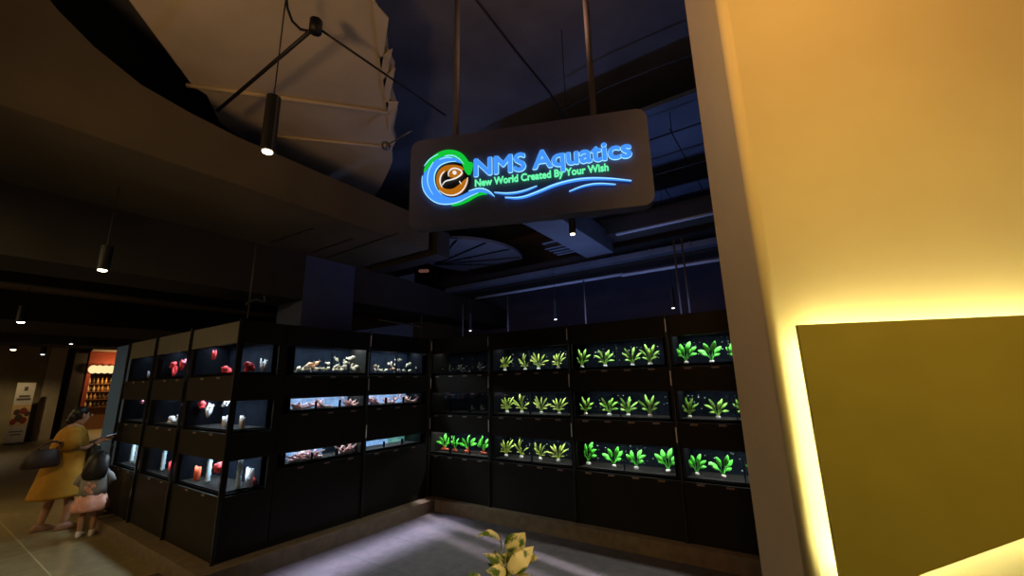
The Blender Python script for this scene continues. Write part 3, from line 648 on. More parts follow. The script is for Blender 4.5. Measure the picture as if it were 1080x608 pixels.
onfloor(c(236.5, 449, YA, .04, 'finger', 'white finger coral at the right of the middle corner tank', M_whc), 1)
onfloor(c(197, 503, YA, .05, 'branch', 'red branching coral at the left of the bottom corner tank', M_redc), 2)
onfloor(c(208, 501, YA, .05, 'finger', 'tall red-orange coral in the bottom corner tank', mat('orange_coral', (.80, .14, .06, 1), .6)), 2)
onfloor(c(220, 499, YA, .06, 'tube', 'frosted white tube standing in the bottom corner tank', M_tube), 2)
o = c(230, 492, YA, .055, 'lump', 'round red coral high at the right of the bottom corner tank', M_redc); o.location.z = .88
# the shop-side window of the corner tanks
XE = RX-.11
onfloor(c(263, 390, 0, .05, 'lump', 'red coral behind the shop-side window of the top corner tank', M_redc, X=XE), 0)
onfloor(c(277, 388, 0, .05, 'branch', 'white coral behind the shop-side window of the top corner tank', M_whc, X=XE), 0)
onfloor(c(255, 449, 0, .04, 'finger', 'white finger coral behind the shop-side window of the middle corner tank', M_whc, X=XE), 1)
onfloor(c(263, 505, 0, .055, 'finger', 'pinkish white coral behind the shop-side window of the bottom corner tank', M_whc, X=XE), 2)
onfloor(c(267, 505, 0, .035, 'lump', 'red coral at the foot of the white one, bottom corner tank', M_redc, X=XE-.06), 2)
onfloor(c(252, 505, 0, .06, 'tube', 'frosted tube behind the shop-side window of the bottom corner tank', M_tube, X=XE), 2)
for k, (px, py, z, s, lb) in enumerate(((169, 394, 1.866, .05, 'red coral leftmost in the top tank of the middle corridor bay'), (172, 388, 1.96, .04, 'red coral above the leftmost one in the middle corridor bay'), (183, 397, 1.866, .045, 'red coral low at the centre of the middle corridor bay top tank'), (184, 388, 1.98, .04, 'red coral high at the centre of the middle corridor bay top tank'), (192, 390, 1.94, .045, 'red coral right of centre in the middle corridor bay top tank'), (195.5, 380, 2.02, .03, 'pink coral at the top right of the middle corridor bay top tank'))):
    o = c(px, py, YA, s, 'lump' if k % 2 else 'branch', lb, M_pinkc if k == 5 else M_redc); o.location.z = z
o = c(165, 433, YA, .03, 'lump', 'small white coral at the left of the middle bay middle tank', M_whc); o.location.z = 1.45
onfloor(c(181, 446, YA, .05, 'lump', 'white coral on the floor of the middle bay middle tank', M_whc), 1)
onfloor(c(187, 448, YA, .035, 'branch', 'small white branching coral at the right of the middle bay middle tank', M_whc), 1)
onfloor(c(163, 495, YA, .055, 'tube', 'left frosted tube in the middle bay bottom tank', M_tube), 2)
onfloor(c(171, 496, YA, .06, 'tube', 'right frosted tube in the middle bay bottom tank', M_tube), 2)
onfloor(c(180, 500, YA, .045, 'branch', 'small red coral at the right of the middle bay bottom tank', M_redc), 2)
o = c(150, 424, YA, .022, 'lump', 'tiny pink coral at the waterline of the pillar end middle tank', M_pinkc); o.location.z = 1.53
o = c(127, 475, YA, .05, 'lump', 'red coral in the pillar end bottom tank', M_redc); o.location.z = .88
onfloor(c(131, 490, YA, .045, 'branch', 'pink coral low in the pillar end bottom tank', M_pinkc), 2)
onfloor(c(138, 490, YA, .065, 'tube', 'left frosted tube in the pillar end bottom tank', M_tube), 2)
onfloor(c(143, 492, YA, .065, 'tube', 'right frosted tube in the pillar end bottom tank', M_tube), 2)
onfloor(c(144, 400, YA, .04, 'lump', 'dim grey coral in the pillar end top tank', mat('grey_coral', (.3, .3, .34, 1), .6)), 0)
onfloor(c(156, 401, YA, .035, 'branch', 'dim grey branching coral in the pillar end top tank', MATS['grey_coral']), 0)

# ================================================================== CEILING FITTINGS
# cream canopy, faceted, with two raised ribs
Zc = 4.66
can = thing('ceiling_canopy', 'large cream canopy panel hanging under the dark ceiling above the soffit', 'ceiling panel')
cp = [(125, -14), (136, 0), (200, 86), (206, 93), (218, 100), (232, 130), (350, 215), (392, 212), (402, 197), (410, 180), (414, 170), (413, 158), (417, 150), (414, 140), (419, 118), (413, 100), (416, 75), (409, 60), (406, 30), (392, 6), (388, -14)]
MB().prism([onZ(x, y, Zc) for x, y in cp], (0, 0, .1)).obj('canopy_sheet', M_cream, can)
for (x0, y0, x1, y1, r_) in ((197, 90, 411, 119, .022), (262, 141, 414, 156, .018)):
    a, d = onZ(x0, y0, Zc-.02), onZ(x1, y1, Zc-.02); MB().tube([a, d], r_, 10).obj('rib', M_cream, can, smooth=True)
# overlapping rear flap strips on its right edge
for k, (x0, y0, x1, y1, x2, y2) in enumerate(((392, 0, 402, 75, 410, 20), (399, 62, 404, 100, 414, 52), (404, 84, 408, 118, 417, 72), (406, 108, 411, 140, 420, 108))):
    MB().prism([onZ(x0, y0, Zc-.03), onZ(x1, y1, Zc-.03), onZ(x2, y2, Zc-.03)], (0, 0, .012)).obj('edge_flap', M_cream, can)
# hub with struts and cable
Zh = 4.35
hub = thing('strut_hub', 'dark metal hub with two slanting rods in front of the cream canopy', 'strut frame')
hp = onZ(333, 28, Zh)
b = MB().tube([hp+Vector((0, 0, -.05)), hp+Vector((0, 0, .05))], .045, 14); b.obj('hub_ring', M_black, hub, smooth=True)
MB().tube([hp, onZ(229, 117, Zh)], .016, 8).obj('rod', M_black, hub, smooth=True)
MB().tube([hp, onZ(470, 122, Zh)], .009, 8).obj('rod', M_black, hub, smooth=True)
cb = [onZ(x, y, Zh+.03) for x, y in ((301, -10), (303, 8), (308, 22), (317, 31), (327, 33), (336, 28))]
MB().tube(cb, .010, 8).obj('looped_cable', M_black, hub, smooth=True)
b = MB(); p = onZ(407, 154, Zh+.1); b.ball(p, .055, sub=2, lump=.2); b.tube([p, onZ(434, 138, Zh+.1)], .008, 6)
tag(b.obj('ceiling_clamp', mat('dull_steel', (.2, .2, .22, 1), .4, .7), smooth=True), 'small round metal clamp at the right edge of the cream canopy', 'clamp')
# pendant cylinder lamps
M_lens = emit('pendant_lens', (1, .80, .48, 1), 14); M_lensc = emit('pendant_lens_cool', (.9, .92, 1, 1), 3)
def pendant(px, py, z, label, length=.36, r=.036, power=8, cool=False, top=3.5, col=(1, .72, .38), cone=70, cable=True):
    p = onZ(px, py, z); t = thing('pendant_lamp', label, 'lamp', p, 0, 'black cylinder pendant lamps')
    MB().rings([(0, 0, .0, r*.82, r*.82), (0, 0, -.0, r, r), (0, 0, length, r, r), (0, 0, length+.004, r*.3, r*.3)], 18, cap=True).obj('shade', M_black, t, smooth=False)
    MB().ball((0, 0, -.002), r*.72, r*.72, r*.30, 2).obj('lens', M_lensc if cool else M_lens, t)
    MB().tube([(0, 0, length), (0, 0, top-z)], .004, 6).obj('cable', M_black, t)
    if power: spot('lamp_glow', (0, 0, -.02), (0, 0, -1), power, col, cone, .7, .02, t)
    return t
pendant(282, 160, 3.0, 'largest black cylinder pendant lamp hanging before the cream canopy', .35, .038, 14, top=4.66)
pendant(108, 285, 2.75, 'black pendant lamp glowing before the dark beam, above the people', .22, .045, 12, top=3.56)
pendant(22, 340, 2.75, 'black pendant lamp at the left edge, upper of the two there', .25, .06, 70, top=3.42)
pendant(14, 369, 3.1, 'black pendant lamp lighting the olive wall above the standing banner', .22, .09, 420, top=3.42, cone=140)
pendant(45, 374, 2.75, 'tiny white lamp left of the pale trim at the corridor end', .2, .06, 0, cool=True, top=3.42)
pendant(75, 363, 2.95, 'tiny lamp in the dark gap right of the pale trim', .15, .05, 0, cool=True, top=3.42)
pendant(604, 247, 3.0, 'black pendant lamp glowing right under the hanging sign', .22, .03, 3, top=5.2)
pendant(710, 325, 2.72, 'black pendant lamp above the third plant bay', .30, .032, .6, cool=True, top=5.2)
pendant(586, 337, 2.65, 'black pendant lamp above the second plant bay', .30, .032, .6, cool=True, top=5.2)
pendant(496, 349, 2.60, 'black pendant lamp above the bay at the inner corner', .30, .032, .6, cool=True, top=5.2)

def pipe(pts, r, label, m=M_pipe, cat='pipe', name='ceiling_pipe', group='service pipes under the ceiling', seg=10):
    return tag(MB().tube(pts, r, seg).obj(name, m, smooth=True), label, cat, group)
YP = 6.0
# wide duct along X with a paler strip, and pipes
d = thing('air_duct', 'long grey-blue duct running above the plant racks toward the yellow wall', 'duct')
a = onY(762, 248, YP); e = onY(470, 309, YP)
MB().box(e.x, -.2, YP-.02, YP+.16, (a.z+e.z)/2-.05, (a.z+e.z)/2+.035, .006).obj('duct_body', M_duct, d)
for k in range(9): MB().box(e.x+.55*k+.2, e.x+.55*k+.22, YP-.03, YP+.17, (a.z+e.z)/2-.056, (a.z+e.z)/2+.041, .002).obj('duct_flange', M_duct, d)
a = onY(770, 273, YP); e = onY(656, 290, YP); z = (a.z+e.z)/2
pipe([(e.x, YP, z), (.2, YP, z)], .024, 'pale pipe low above the plant racks, its end nearest the yellow wall')
a = onY(655, 287, YP); e = onY(500, 316, YP); z = (a.z+e.z)/2
pipe([(e.x, YP+.05, z), (a.x, YP+.05, z)], .024, 'pale pipe low above the plant racks, left length')
a = onY(765, 224, 5.4); e = onY(650, 246, 5.4); z = (a.z+e.z)/2
pipe([(e.x, 5.4, z), (.2, 5.4, z)], .022, 'grey pipe crossing high between the sign and the yellow wall')
# dark beam above that pipe and another further
struct(MB().box(-2.2, 1, 5.5, 5.9, 3.75, 3.98).obj('ceiling_beam', M_beam))
struct(MB().box(-7.5, 1, 6.6, 6.95, 3.55, 3.9).obj('ceiling_beam', M_beam))
struct(MB().box(-5.6, -4.1, 4.15, 4.4, 3.52, 3.9).obj('ceiling_beam', M_beam))
# square duct coming toward the viewer behind the sign
sd = thing('air_duct', 'square blue-grey duct end behind the lower right of the sign', 'duct')
p = onZ(632, 264, 3.55)
MB().box(p.x-.32, p.x+.12, p.y-1.6, p.y+.25, 3.55, 3.85, .01).obj('duct_body', M_duct, sd)
for k in range(4): MB().box(p.x-.62, p.x-.33, p.y-.5+.12*k, p.y-.46+.12*k, 3.56, 3.62, .003).obj('grille_slat', M_duct, sd)
MB().box(p.x-.64, p.x-.33, p.y-.56, p.y-.0, 3.63, 3.66, .003).obj('grille_box', M_duct, sd)
# cable tray mesh above right of the sign
ct = thing('cable_tray', 'wire mesh cable tray of thin dark bars under the ceiling right of the sign', 'cable tray')
Zt = 4.4
struct(MB().box(-3.2, .6, 4.3, 7.6, Zt+.25, Zt+.3).obj('ceiling_panel', mat('ceiling_blue_panel', (.12, .16, .24, 1), .9, noise=.25, scale=1.5)))
for k in range(7): MB().tube([(-3.2, 4.5+.45*k, Zt), (.6, 4.5+.45*k, Zt)], .007, 5).obj('long_bar', M_black, ct)
for k in range(9): MB().tube([(-3.1+.45*k, 4.4, Zt-.01), (-3.1+.45*k, 7.4, Zt-.01)], .007, 5).obj('cross_bar', M_black, ct)
for x in (-2.65, -.85, .5):
    for y in (4.5, 7.2): MB().tube([(x, y, Zt-.01), (x, y, Zt+.26)], .005, 5).obj('hanger', M_black, ct)
# round vent / disc with radial struts
dv = thing('ceiling_disc', 'large pale round ceiling disc with radiating ribs below the left of the sign', 'ceiling disc')
Zd = 3.95
dc = onZ(496, 272, Zd); ra = .5*(onZ(548, 270, Zd)-onZ(444, 270, Zd)).length
ring = [dc + Vector((math.cos(2*PI*k/36)*ra, math.sin(2*PI*k/36)*ra*1.25, 0)) for k in range(36)]
MB().prism(ring, (0, 0, .05)).obj('disc_sheet', mat('disc_grey', (.12, .12, .14, 1), .8), dv)
q = dc + Vector((-ra*.9, -.1, -.015))
for k in range(5): MB().tube([q, dc + Vector((math.cos(-1.0+.5*k)*ra*.98, math.sin(-1.0+.5*k)*ra*1.2, -.015))], .012, 6).obj('disc_rib', M_black, dv)
MB().tube([dc+Vector((0, 0, .05)), dc+Vector((0, 0, 5.2-Zd))], .012, 8).obj('hanger', M_black, dv)
# small oval emergency lamp
el = onZ(447, 286, 3.5)
t = thing('emergency_lamp', 'small dim pinkish oval lamp hanging under the round ceiling disc', 'lamp', el, math.radians(30))
MB().box(-.085, .085, -.03, .03, -.025, .025, .022).obj('lamp_cover', emit('dim_pink', lin(120, 78, 70), .55), t)
MB().tube([(0, 0, .02), (0, 0, .45)], .006, 6).obj('cable', M_black, t)
# vertical conduits over the racks
M_cond = mat('conduit_grey', (.09, .09, .09, 1), .5)
def conduit(x0, y0, x1, y1, Y, label, r=.012, ztop=None):
    a = onY(x1, y1, Y); top = onY(x0, y0, Y).z
    pipe([(a.x, Y, .15), (a.x, Y, top)], r, label, M_cond, 'conduit', 'conduit', 'vertical conduits rising from the racks', 8)
conduit(721, 250, 728, 332, 5.3, 'thin vertical conduit nearest the yellow wall, right of a close pair')
conduit(713, 252, 719, 333, 5.3, 'thin vertical conduit left of a close pair near the yellow wall')
conduit(616, 296, 618, 342, 5.3, 'thin vertical conduit standing over the second plant bay')
conduit(535, 312, 536, 350, 5.3, 'thin vertical conduit standing over the bay by the inner corner')
conduit(487, 321, 488, 354, 5.3, 'thin vertical conduit left of the inner corner lamp')
conduit(444, 300, 444, 356, 5.6, 'thin vertical conduit below the oval emergency lamp')
a = onX(261, 336, -5.3); bz = onX(267, 258, -5.3)
pipe([a, Vector((a.x, a.y, bz.z))], .010, 'tall thin conduit rising from the outer corner rack to the soffit', M_cond, 'conduit', 'conduit', 'vertical conduits rising from the racks', 8)
pipe([onX(x, y, -5.3) for x, y in ((259, 322), (262, 319), (270, 316), (276, 318), (279, 319), (279, 312))], .014, 'short curved grey pipe beside the tall conduit at the outer corner', M_cond, 'pipe')
# black cables across the dark ceiling
for (pp, lb) in (([(498, -6), (545, 55), (580, 98), (598, 130)], 'black cable slanting down the dark ceiling between the sign poles'), ([(592, 116), (640, 92), (700, 68), (745, 52)], 'black cable crossing the dark ceiling from the sign toward the yellow wall')):
    tag(MB().tube([onZ(x, y, 4.9) for x, y in pp], .012, 6).obj('ceiling_cable_seam', M_black), lb, 'cable')
# thin rods above racks
pipe([onY(372, 333, 7.2), onY(445, 345, 7.2)], .02, 'thin pale pipe glimpsed right of the navy column')

# ================================================================== FAR CORRIDOR
# banner
bn = thing('standing_banner', 'white roll-up banner with an orange picture band standing by the olive wall', 'banner', (0, 0, 0))
XB = FX+.9
B00, B10, B11, B01 = onX(3, 470, XB), onX(24, 466, XB), onX(38.5, 403, XB), onX(19, 404, XB)
zb0 = .06; y0, y1 = B00.y+.02, B10.y+.0; y0 = (onX(4, 468, XB).y); y1 = onX(24.5, 467, XB).y; ztp = onX(28, 404, XB).z
def bq(u, v, out=0): return Vector((XB+out, y0+(y1-y0)*u, zb0+(ztp-zb0)*v))
def brect(u0_, u1_, v0, v1, m, nm, out=.006): MB().prism([bq(u0_, v0, out), bq(u1_, v0, out), bq(u1_, v1, out), bq(u0_, v1, out)], (.003, 0, 0)).obj(nm, m, bn)
M_ban = mat('banner_print', (.62, .58, .48, 1), .6)
brect(0, 1, 0, 1, M_ban, 'banner_sheet', 0)
brect(.0, 1, .60, .615, mat('banner_orange', (.75, .38, .08, 1), .6), 'orange_line')
brect(.0, 1, .27, .60, mat('banner_picture', (.60, .40, .16, 1), .6, noise=.5, scale=12, col2=(.75, .60, .30, 1)), 'picture_band')
for k, (u, v, s) in enumerate(((.2, .34, .08), (.45, .40, .10), (.7, .36, .09), (.3, .50, .08), (.62, .52, .09), (.85, .47, .07))): MB().ball(bq(u, v, .012), .01, s, s*1.3, 2).obj('picture_figure', mat('banner_red%d' % (k % 2), ((.30, .05, .03, 1), (.10, .06, .04, 1))[k % 2], .7), bn)
for (u0_, u1_, v0, v1) in ((.12, .88, .70, .735), (.22, .80, .75, .785), (.42, .62, .86, .93), (.2, .75, .12, .135), (.1, .85, .17, .185)): brect(u0_, u1_, v0, v1, mat('banner_ink', (.10, .08, .06, 1), .7), 'print_bar')
MB().box(XB-.08, XB+.12, y0-.02, y1+.02, 0, .06, .01).obj('banner_foot', M_steel, bn)
MB().tube([(XB-.02, (y0+y1)/2, .03), (XB-.02, (y0+y1)/2, ztp)], .012, 8).obj('banner_pole', M_steel, bn)
# distant lit shop
XS = -27.0
def sb(x0, y0_, x1, y1_, dx=0): a, e = onX(x0, y0_, XS+dx), onX(x1, y1_, XS+dx); return a, e
struct(MB().box(-40, XS-2.2, 3.3, 9, -.0, 5).obj('wall_shop_back', mat('far_shop_wall', (.12, .05, .03, 1), .8)))
struct(MB().box(XS-.3, XS, 3.3, onX(88, 400, XS).y, 0, 3.42).obj('wall_shop_side', M_beam))
yl, yr = onX(90, 400, XS).y, 8.0
fs = thing('shop_front', 'distant shop front glowing warm behind the woman', 'shop front')
zf1, zf0 = onX(105, 374, XS).z, onX(105, 400, XS).z
MB().box(XS-.2, XS, yl, yr, zf0+.3, onX(110, 371, XS).z-.02, .01).obj('fascia', mat('far_red_fascia', (.28, .05, .025, 1), .7), fs)
for ya in (yl, yr-.15): MB().box(XS-.2, XS-.02, ya, ya+.15, 0, zf0+.3, .01).obj('jamb', mat('far_red_fascia', (.28, .05, .025, 1), .7), fs)
M_glow = emit('far_lampshade', (1, .72, .34, 1), 1.15)
b = MB(); z_a, z_b = onX(105, 394, XS).z, onX(105, 386, XS).z
nsc = 7
for k in range(nsc):
    yy = yl+.05+(yr-yl)*k/nsc*.5; b.ball((XS+.12, yy+.12, (z_a+z_b)/2), .14, .17, (z_b-z_a)*.55, 2)
b.obj('scalloped_lampshade', M_glow, fs, smooth=True)
MB().box(XS+.0, XS+.3, yl, yr, onX(108, 371, XS).z, onX(108, 367, XS).z, .01).obj('awning', mat('far_awning', (.5, .42, .34, 1), .7), fs)
rnd = random.Random(9)
sh = thing('shelf_unit', 'far shelf unit of glittering bottles inside the distant shop', 'shelf')
MB().box(XS-.9, XS-.6, yl+.15, yr, 0, 2.1, .01).obj('shelf_case', mat('far_shelf', (.22, .10, .04, 1), .6), sh)
k = 0
for zz in (1.0, 1.35, 1.7, 2.05):
    MB().box(XS-.62, XS-.4, yl+.15, yr, zz-.03, zz, .004).obj('shelf_board', mat('far_shelf', (.22, .10, .04, 1), .6), sh)
mb = [mat('bottle_amber', (.7, .4, .12, 1), .2), mat('bottle_pale', (.8, .7, .5, 1), .3), mat('bottle_dark', (.12, .10, .05, 1), .2)]
bp = {}
for m_i in range(3):
    o = MB().rings([(0, 0, 0, .045, .045), (0, 0, .15, .045, .045), (0, 0, .2, .018, .018), (0, 0, .27, .018, .018)], 10).obj('bottle', mb[m_i], None, smooth=True); bp[m_i] = o
bu = set()
zw = {1.0: 'bottom', 1.35: 'second', 1.7: 'third', 2.05: 'top'}
for zz in (1.0, 1.35, 1.7, 2.05):
    yy = yl+.25
    while yy < yl+1.6:
        m_i = rnd.randrange(3); src = bp[m_i]; lab = '%s bottle on the %s shelf of the distant shop' % (('amber', 'pale', 'dark')[m_i], zw[zz]); loc = (XS-.5, yy, zz+.002)
        if src.name in bu: copy_thing(src, loc, 0, lab, 'bottles in the distant shop: ' + ('amber', 'pale', 'dark')[m_i] + ' ' + zw[zz])
        else: bu.add(src.name); src.location = loc; tag(src, lab, 'bottle', 'bottles in the distant shop: ' + ('amber', 'pale', 'dark')[m_i] + ' ' + zw[zz])
        yy += rnd.uniform(.13, .2)
point('far_shop_lamp', (XS+.6, yl+.9, 2.6), 60, (1, .60, .25), .1)
spot('far_shop_downlight', (XS+1.5, yl+.6, 3.3), (XS+1.8, yl+.6, 0), 300, (1, .7, .35), 90, .8, .1)

# ================================================================== PEOPLE
def skin(name, nodes, edges, m, parent, sub=2, root=0):
    """nodes: [(x,y,z,r)...]; grows one continuous surface"""
    me = bpy.data.meshes.new(name); me.from_pydata([n_[:3] for n_ in nodes], edges, []); me.update()
    o = bpy.data.objects.new(name, me); C.objects.link(o)
    md = o.modifiers.new('skin', 'SKIN'); md.use_smooth_shade = True
    for i, n_ in enumerate(nodes):
        v = me.skin_vertices[0].data[i]; rr = n_[3]; v.radius = (rr, rr) if not isinstance(rr, tuple) else rr; v.use_root = (i == root)
    s_ = o.modifiers.new('sub', 'SUBSURF'); s_.levels = sub; s_.render_levels = sub
    bpy.context.view_layer.update()
    me2 = bpy.data.meshes.new_from_object(o.evaluated_get(bpy.context.evaluated_depsgraph_get())); me2.materials.clear(); me2.materials.append(m)
    for p in me2.polygons: p.use_smooth = True
    bpy.data.objects.remove(o); o2 = bpy.data.objects.new(name, me2); C.objects.link(o2); o2.parent = parent; return o2
M_skin = mat('skin', (.45, .24, .14, 1), .55, noise=.08, scale=20); M_hair = mat('black_hair', (.012, .009, .008, 1), .45, noise=.4, scale=60)
M_dress = mat('mustard_cloth', (.40, .19, .012, 1), .85, noise=.12, scale=12, bump=.3); M_bag = mat('dark_brown_leather', (.03, .014, .010, 1), .5, noise=.5, scale=50)
M_shoe = mat('tan_shoe', (.30, .16, .10, 1), .6)

def hand(nodes, edges, wrist, root_i, d, up, side, s=1.0, curl=.35):
    """palm + five fingers grown off the wrist node"""
    d = Vector(d).normalized(); up = Vector(up).normalized(); side = Vector(side).normalized(); wv = Vector(wrist)
    pm = wv + d*.05*s; nodes.append((*pm, .022*s)); pi = len(nodes)-1; edges.append((root_i, pi))
    for k, (off, ln) in enumerate(((-.030, .058), (-.010, .070), (.010, .066), (.030, .052))):
        a = pm + d*.035*s + side*off*s; b_ = a + (d*math.cos(curl)+up*math.sin(curl))*ln*.5*s; c_ = b_ + (d*math.cos(curl*2.2)+up*math.sin(curl*2.2))*ln*.5*s
        i0 = len(nodes); nodes.extend([(*a, .0095*s), (*b_, .0085*s), (*c_, .0070*s)]); edges.extend([(pi, i0), (i0, i0+1), (i0+1, i0+2)])
    a = wv + d*.03*s - side*.032*s + up*.01*s; b_ = a + (d*.6 - side*.3 + up*.6)*.035*s; i0 = len(nodes)
    nodes.extend([(*a, .011*s), (*b_, .009*s)]); edges.extend([(pi, i0), (i0, i0+1)])

# ---- woman: stands facing +Y (to the right), looks down at the phone in her hands. local frame, origin between her feet
wm = thing('person', 'person in a loose mustard dress standing in the corridor looking down at a phone', 'person', (-8.13, 1.53, 0), 0)
N = [(0, 0, .80, .115), (0, -.01, .98, .115), (0, -.015, 1.14, .12), (0, -.01, 1.235, .07), (0, .02, 1.285, .045), (0, .045, 1.33, .048)]
Ed = [(0, 1), (1, 2), (2, 3), (3, 4), (4, 5)]
def add(*ns, frm):
    for n_ in ns: N.append(n_); Ed.append((frm, len(N)-1)); frm = len(N)-1
    return frm
add((.08, 0, .74, .085), (.085, .05, .42, .052), (.085, .07, .25, .048), (.085, .055, .07, .032), frm=0)            # right leg (camera side)
add((-.08, -.02, .74, .085), (-.085, -.07, .42, .052), (-.085, -.10, .25, .048), (-.085, -.13, .07, .032), frm=0)
rw_ = add((.15, -.02, 1.20, .05), (.19, -.05, 1.0, .043), (.15, .10, .97, .034), (.09, .27, 1.045, .022), frm=3)
hand(N, Ed, (.09, .27, 1.045), rw_, (-.1, 1, .12), (-.2, -.1, 1), (1, .1, .1), .9)
lw_ = add((-.15, -.02, 1.20, .05), (-.17, .0, 1.0, .043), (-.11, .14, .99, .034), (-.02, .28, 1.055, .022), frm=3)
hand(N, Ed, (-.02, .28, 1.055), lw_, (.1, 1, .15), (.2, -.1, 1), (-1, .1, .1), .9)
# head: skull and face nodes (tilted down toward the phone)
N += [(0, .055, 1.40, (.075, .072)), (0, .04, 1.455, (.062, .065)), (0, .10, 1.345, (.034, .03))]; n5 = len(N)-3; Ed += [(5, n5), (n5, n5+1), (5, n5+2)]
skin('body', N, Ed, M_skin, wm)
f = MB().ball((0, .135, 1.385), .012, .020, .022, 2).ball((0, .128, 1.352), .022, .010, .006, 2).ball((.074, .045, 1.39), .010, .02, .028, 2).ball((-.074, .045, 1.39), .010, .02, .028, 2); f.obj('face_features', M_skin, wm, smooth=True)
MB().ball((.030, .122, 1.403), .010, .006, .006, 1).ball((-.030, .122, 1.403), .010, .006, .006, 1).obj('eye', M_black, wm)
h = MB().ball((0, .018, 1.425), .086, .090, .084, 3, .03); h.ball((0, -.03, 1.375), .072, .062, .085, 3, .04); h.ball((0, -.065, 1.325), .045, .04, .045, 3, .05); h.ball((.04, .02, 1.40), .048, .05, .07, 2); h.ball((-.04, .02, 1.40), .048, .05, .07, 2)
h.obj('hair', M_hair, wm, smooth=True)
dr = MB(); dr.rings([(0, -.05, .40, .25, .27), (0, -.045, .43, .25, .268), (0, -.03, .6, .235, .245), (0, -.02, .8, .215, .215), (0, -.015, .98, .20, .185), (0, -.015, 1.10, .20, .165), (0, -.015, 1.18, .175, .14), (0, -.01, 1.235, .12, .10), (0, .005, 1.262, .072, .066)], 36, wob=.012)
dr.obj('dress', M_dress, wm, smooth=True)
for sx in (1, -1):
    MB().tube([(sx*.10, -.01, 1.205), (sx*.16, -.03, 1.16), (sx*.185, -.045, 1.06), (sx*.19, -.03, .98)], [.075, .095, .095, .085], 18).obj('sleeve', M_dress, wm, smooth=True)
for sx, y in ((1, .05), (-1, -.14)):
    MB().rings([(sx*.085, y+.045, 0, .042, .115), (sx*.085, y+.045, .02, .044, .118), (sx*.085, y+.03, .05, .038, .09), (sx*.085, y+.005, .085, .034, .045)], 16).obj('shoe', M_shoe, wm, smooth=True)
ph = MB().box(-.035, .035, -.07, .07, -.004, .004, .003).obj('phone', M_black); tag(ph, 'dark phone held out by the person in the mustard dress', 'phone'); ph.location = (-8.13+.03, 1.53+.385, 1.105); ph.rotation_euler = (.25, 0, 0)
MB().box(-.031, .031, -.063, .063, .0041, .0046).obj('screen', emit('phone_screen', (.6, .65, .8, 1), .5), ph)
# handbag on her arm, behind
hb = thing('handbag', 'large dark patterned handbag hanging behind the person in mustard', 'handbag', (-7.90, 1.245, .80), 0)
m_ = MB(); m_.rings([(0, 0, 0, .075, .16), (0, 0, .03, .085, .175), (0, 0, .14, .07, .15), (0, .01, .2, .035, .12), (0, .01, .21, .03, .115)], 20); m_.obj('bag_body', M_bag, hb, smooth=True)
MB().tube([(0, -.07, .19), (.01, -.02, .26), (.02, .06, .30), (.0, .17, .27), (.0, .14, .2)], .010, 8).obj('handle', M_bag, hb, smooth=True)
MB().tube([(-.03, -.07, .19), (-.03, -.0, .27), (-.03, .10, .30), (-.03, .15, .25), (-.03, .11, .2)], .009, 8).obj('handle', M_bag, hb, smooth=True)
sbg = thing('pouch', 'small black pouch hanging in front of the person in mustard', 'pouch', (-7.98, 1.735, .80), 0)
MB().rings([(0, 0, 0, .05, .06), (0, 0, .02, .06, .07), (0, 0, .17, .05, .06), (0, 0, .19, .03, .05)], 14).obj('pouch_body', M_black, sbg, smooth=True)
MB().tube([(0, -.03, .18), (-.0, -.02, .235), (.0, .02, .18)], .006, 6).obj('pouch_strap', M_black, sbg)

# ---- child: seen from behind, facing the tanks
ch = thing('person', 'small child with long black hair in a pink skirt facing the tanks', 'person', (-7.44, 1.67, 0), math.radians(68)); ch.scale = (1.1,)*3
N = [(0, 0, .42, .065), (0, 0, .52, .06), (0, 0, .62, .065), (0, 0, .675, .04), (0, .005, .70, .032), (0, .01, .725, .035)]; Ed = [(0, 1), (1, 2), (2, 3), (3, 4), (4, 5)]
add((.045, 0, .38, .05), (.05, .0, .22, .034), (.05, 0, .13, .03), (.05, 0, .05, .022), frm=0)
add((-.045, 0, .38, .05), (-.05, .0, .22, .034), (-.05, 0, .13, .03), (-.05, 0, .05, .022), frm=0)
r1 = add((.09, 0, .65, .03), (.135, .02, .54, .026), (.10, .10, .50, .022), (.05, .16, .53, .015), frm=3); hand(N, Ed, (.05, .16, .53), r1, (-.4, 1, .2), (-.2, -.1, 1), (1, .3, .1), .62)
l1 = add((-.09, 0, .65, .03), (-.135, .02, .54, .026), (-.10, .10, .50, .022), (-.05, .16, .53, .015), frm=3); hand(N, Ed, (-.05, .16, .53), l1, (.4, 1, .2), (.2, -.1, 1), (-1, .3, .1), .62)
N += [(0, .015, .79, (.068, .066)), (0, .01, .835, (.055, .055)), (0, .05, .75, (.026, .024))]; n5 = len(N)-3; Ed += [(5, n5), (n5, n5+1), (5, n5+2)]
skin('body', N, Ed, M_skin, ch)
MB().ball((0, .085, .775), .009, .014, .014, 1).ball((0, .078, .75), .016, .006, .004, 1).obj('face_features', M_skin, ch, smooth=True)
MB().ball((.024, .075, .79), .008, .005, .005, 1).ball((-.024, .075, .79), .008, .005, .005, 1).obj('eye', M_black, ch)
h = MB(); h.rings([(0, -.08, .585, .04, .02), (0, -.085, .60, .09, .035), (0, -.08, .65, .108, .045), (0, -.06, .71, .108, .06), (0, -.03, .77, .098, .078), (0, -.012, .82, .088, .082), (0, -.005, .865, .05, .05), (0, 0, .885, .02, .02)], 20, wob=.02); h.obj('hair', M_hair, ch, smooth=True)
M_grey = mat('grey_cloth', (.30, .28, .26, 1), .85); M_pink = mat('pink_cloth', (.75, .36, .26, 1), .85, noise=.2, scale=50)
tp = MB(); tp.rings([(0, 0, .42, .12, .085), (0, 0, .50, .118, .085), (0, 0, .60, .12, .085), (0, 0, .655, .10, .065), (0, 0, .69, .045, .04)], 24); tp.obj('shirt', M_grey, ch, smooth=True)
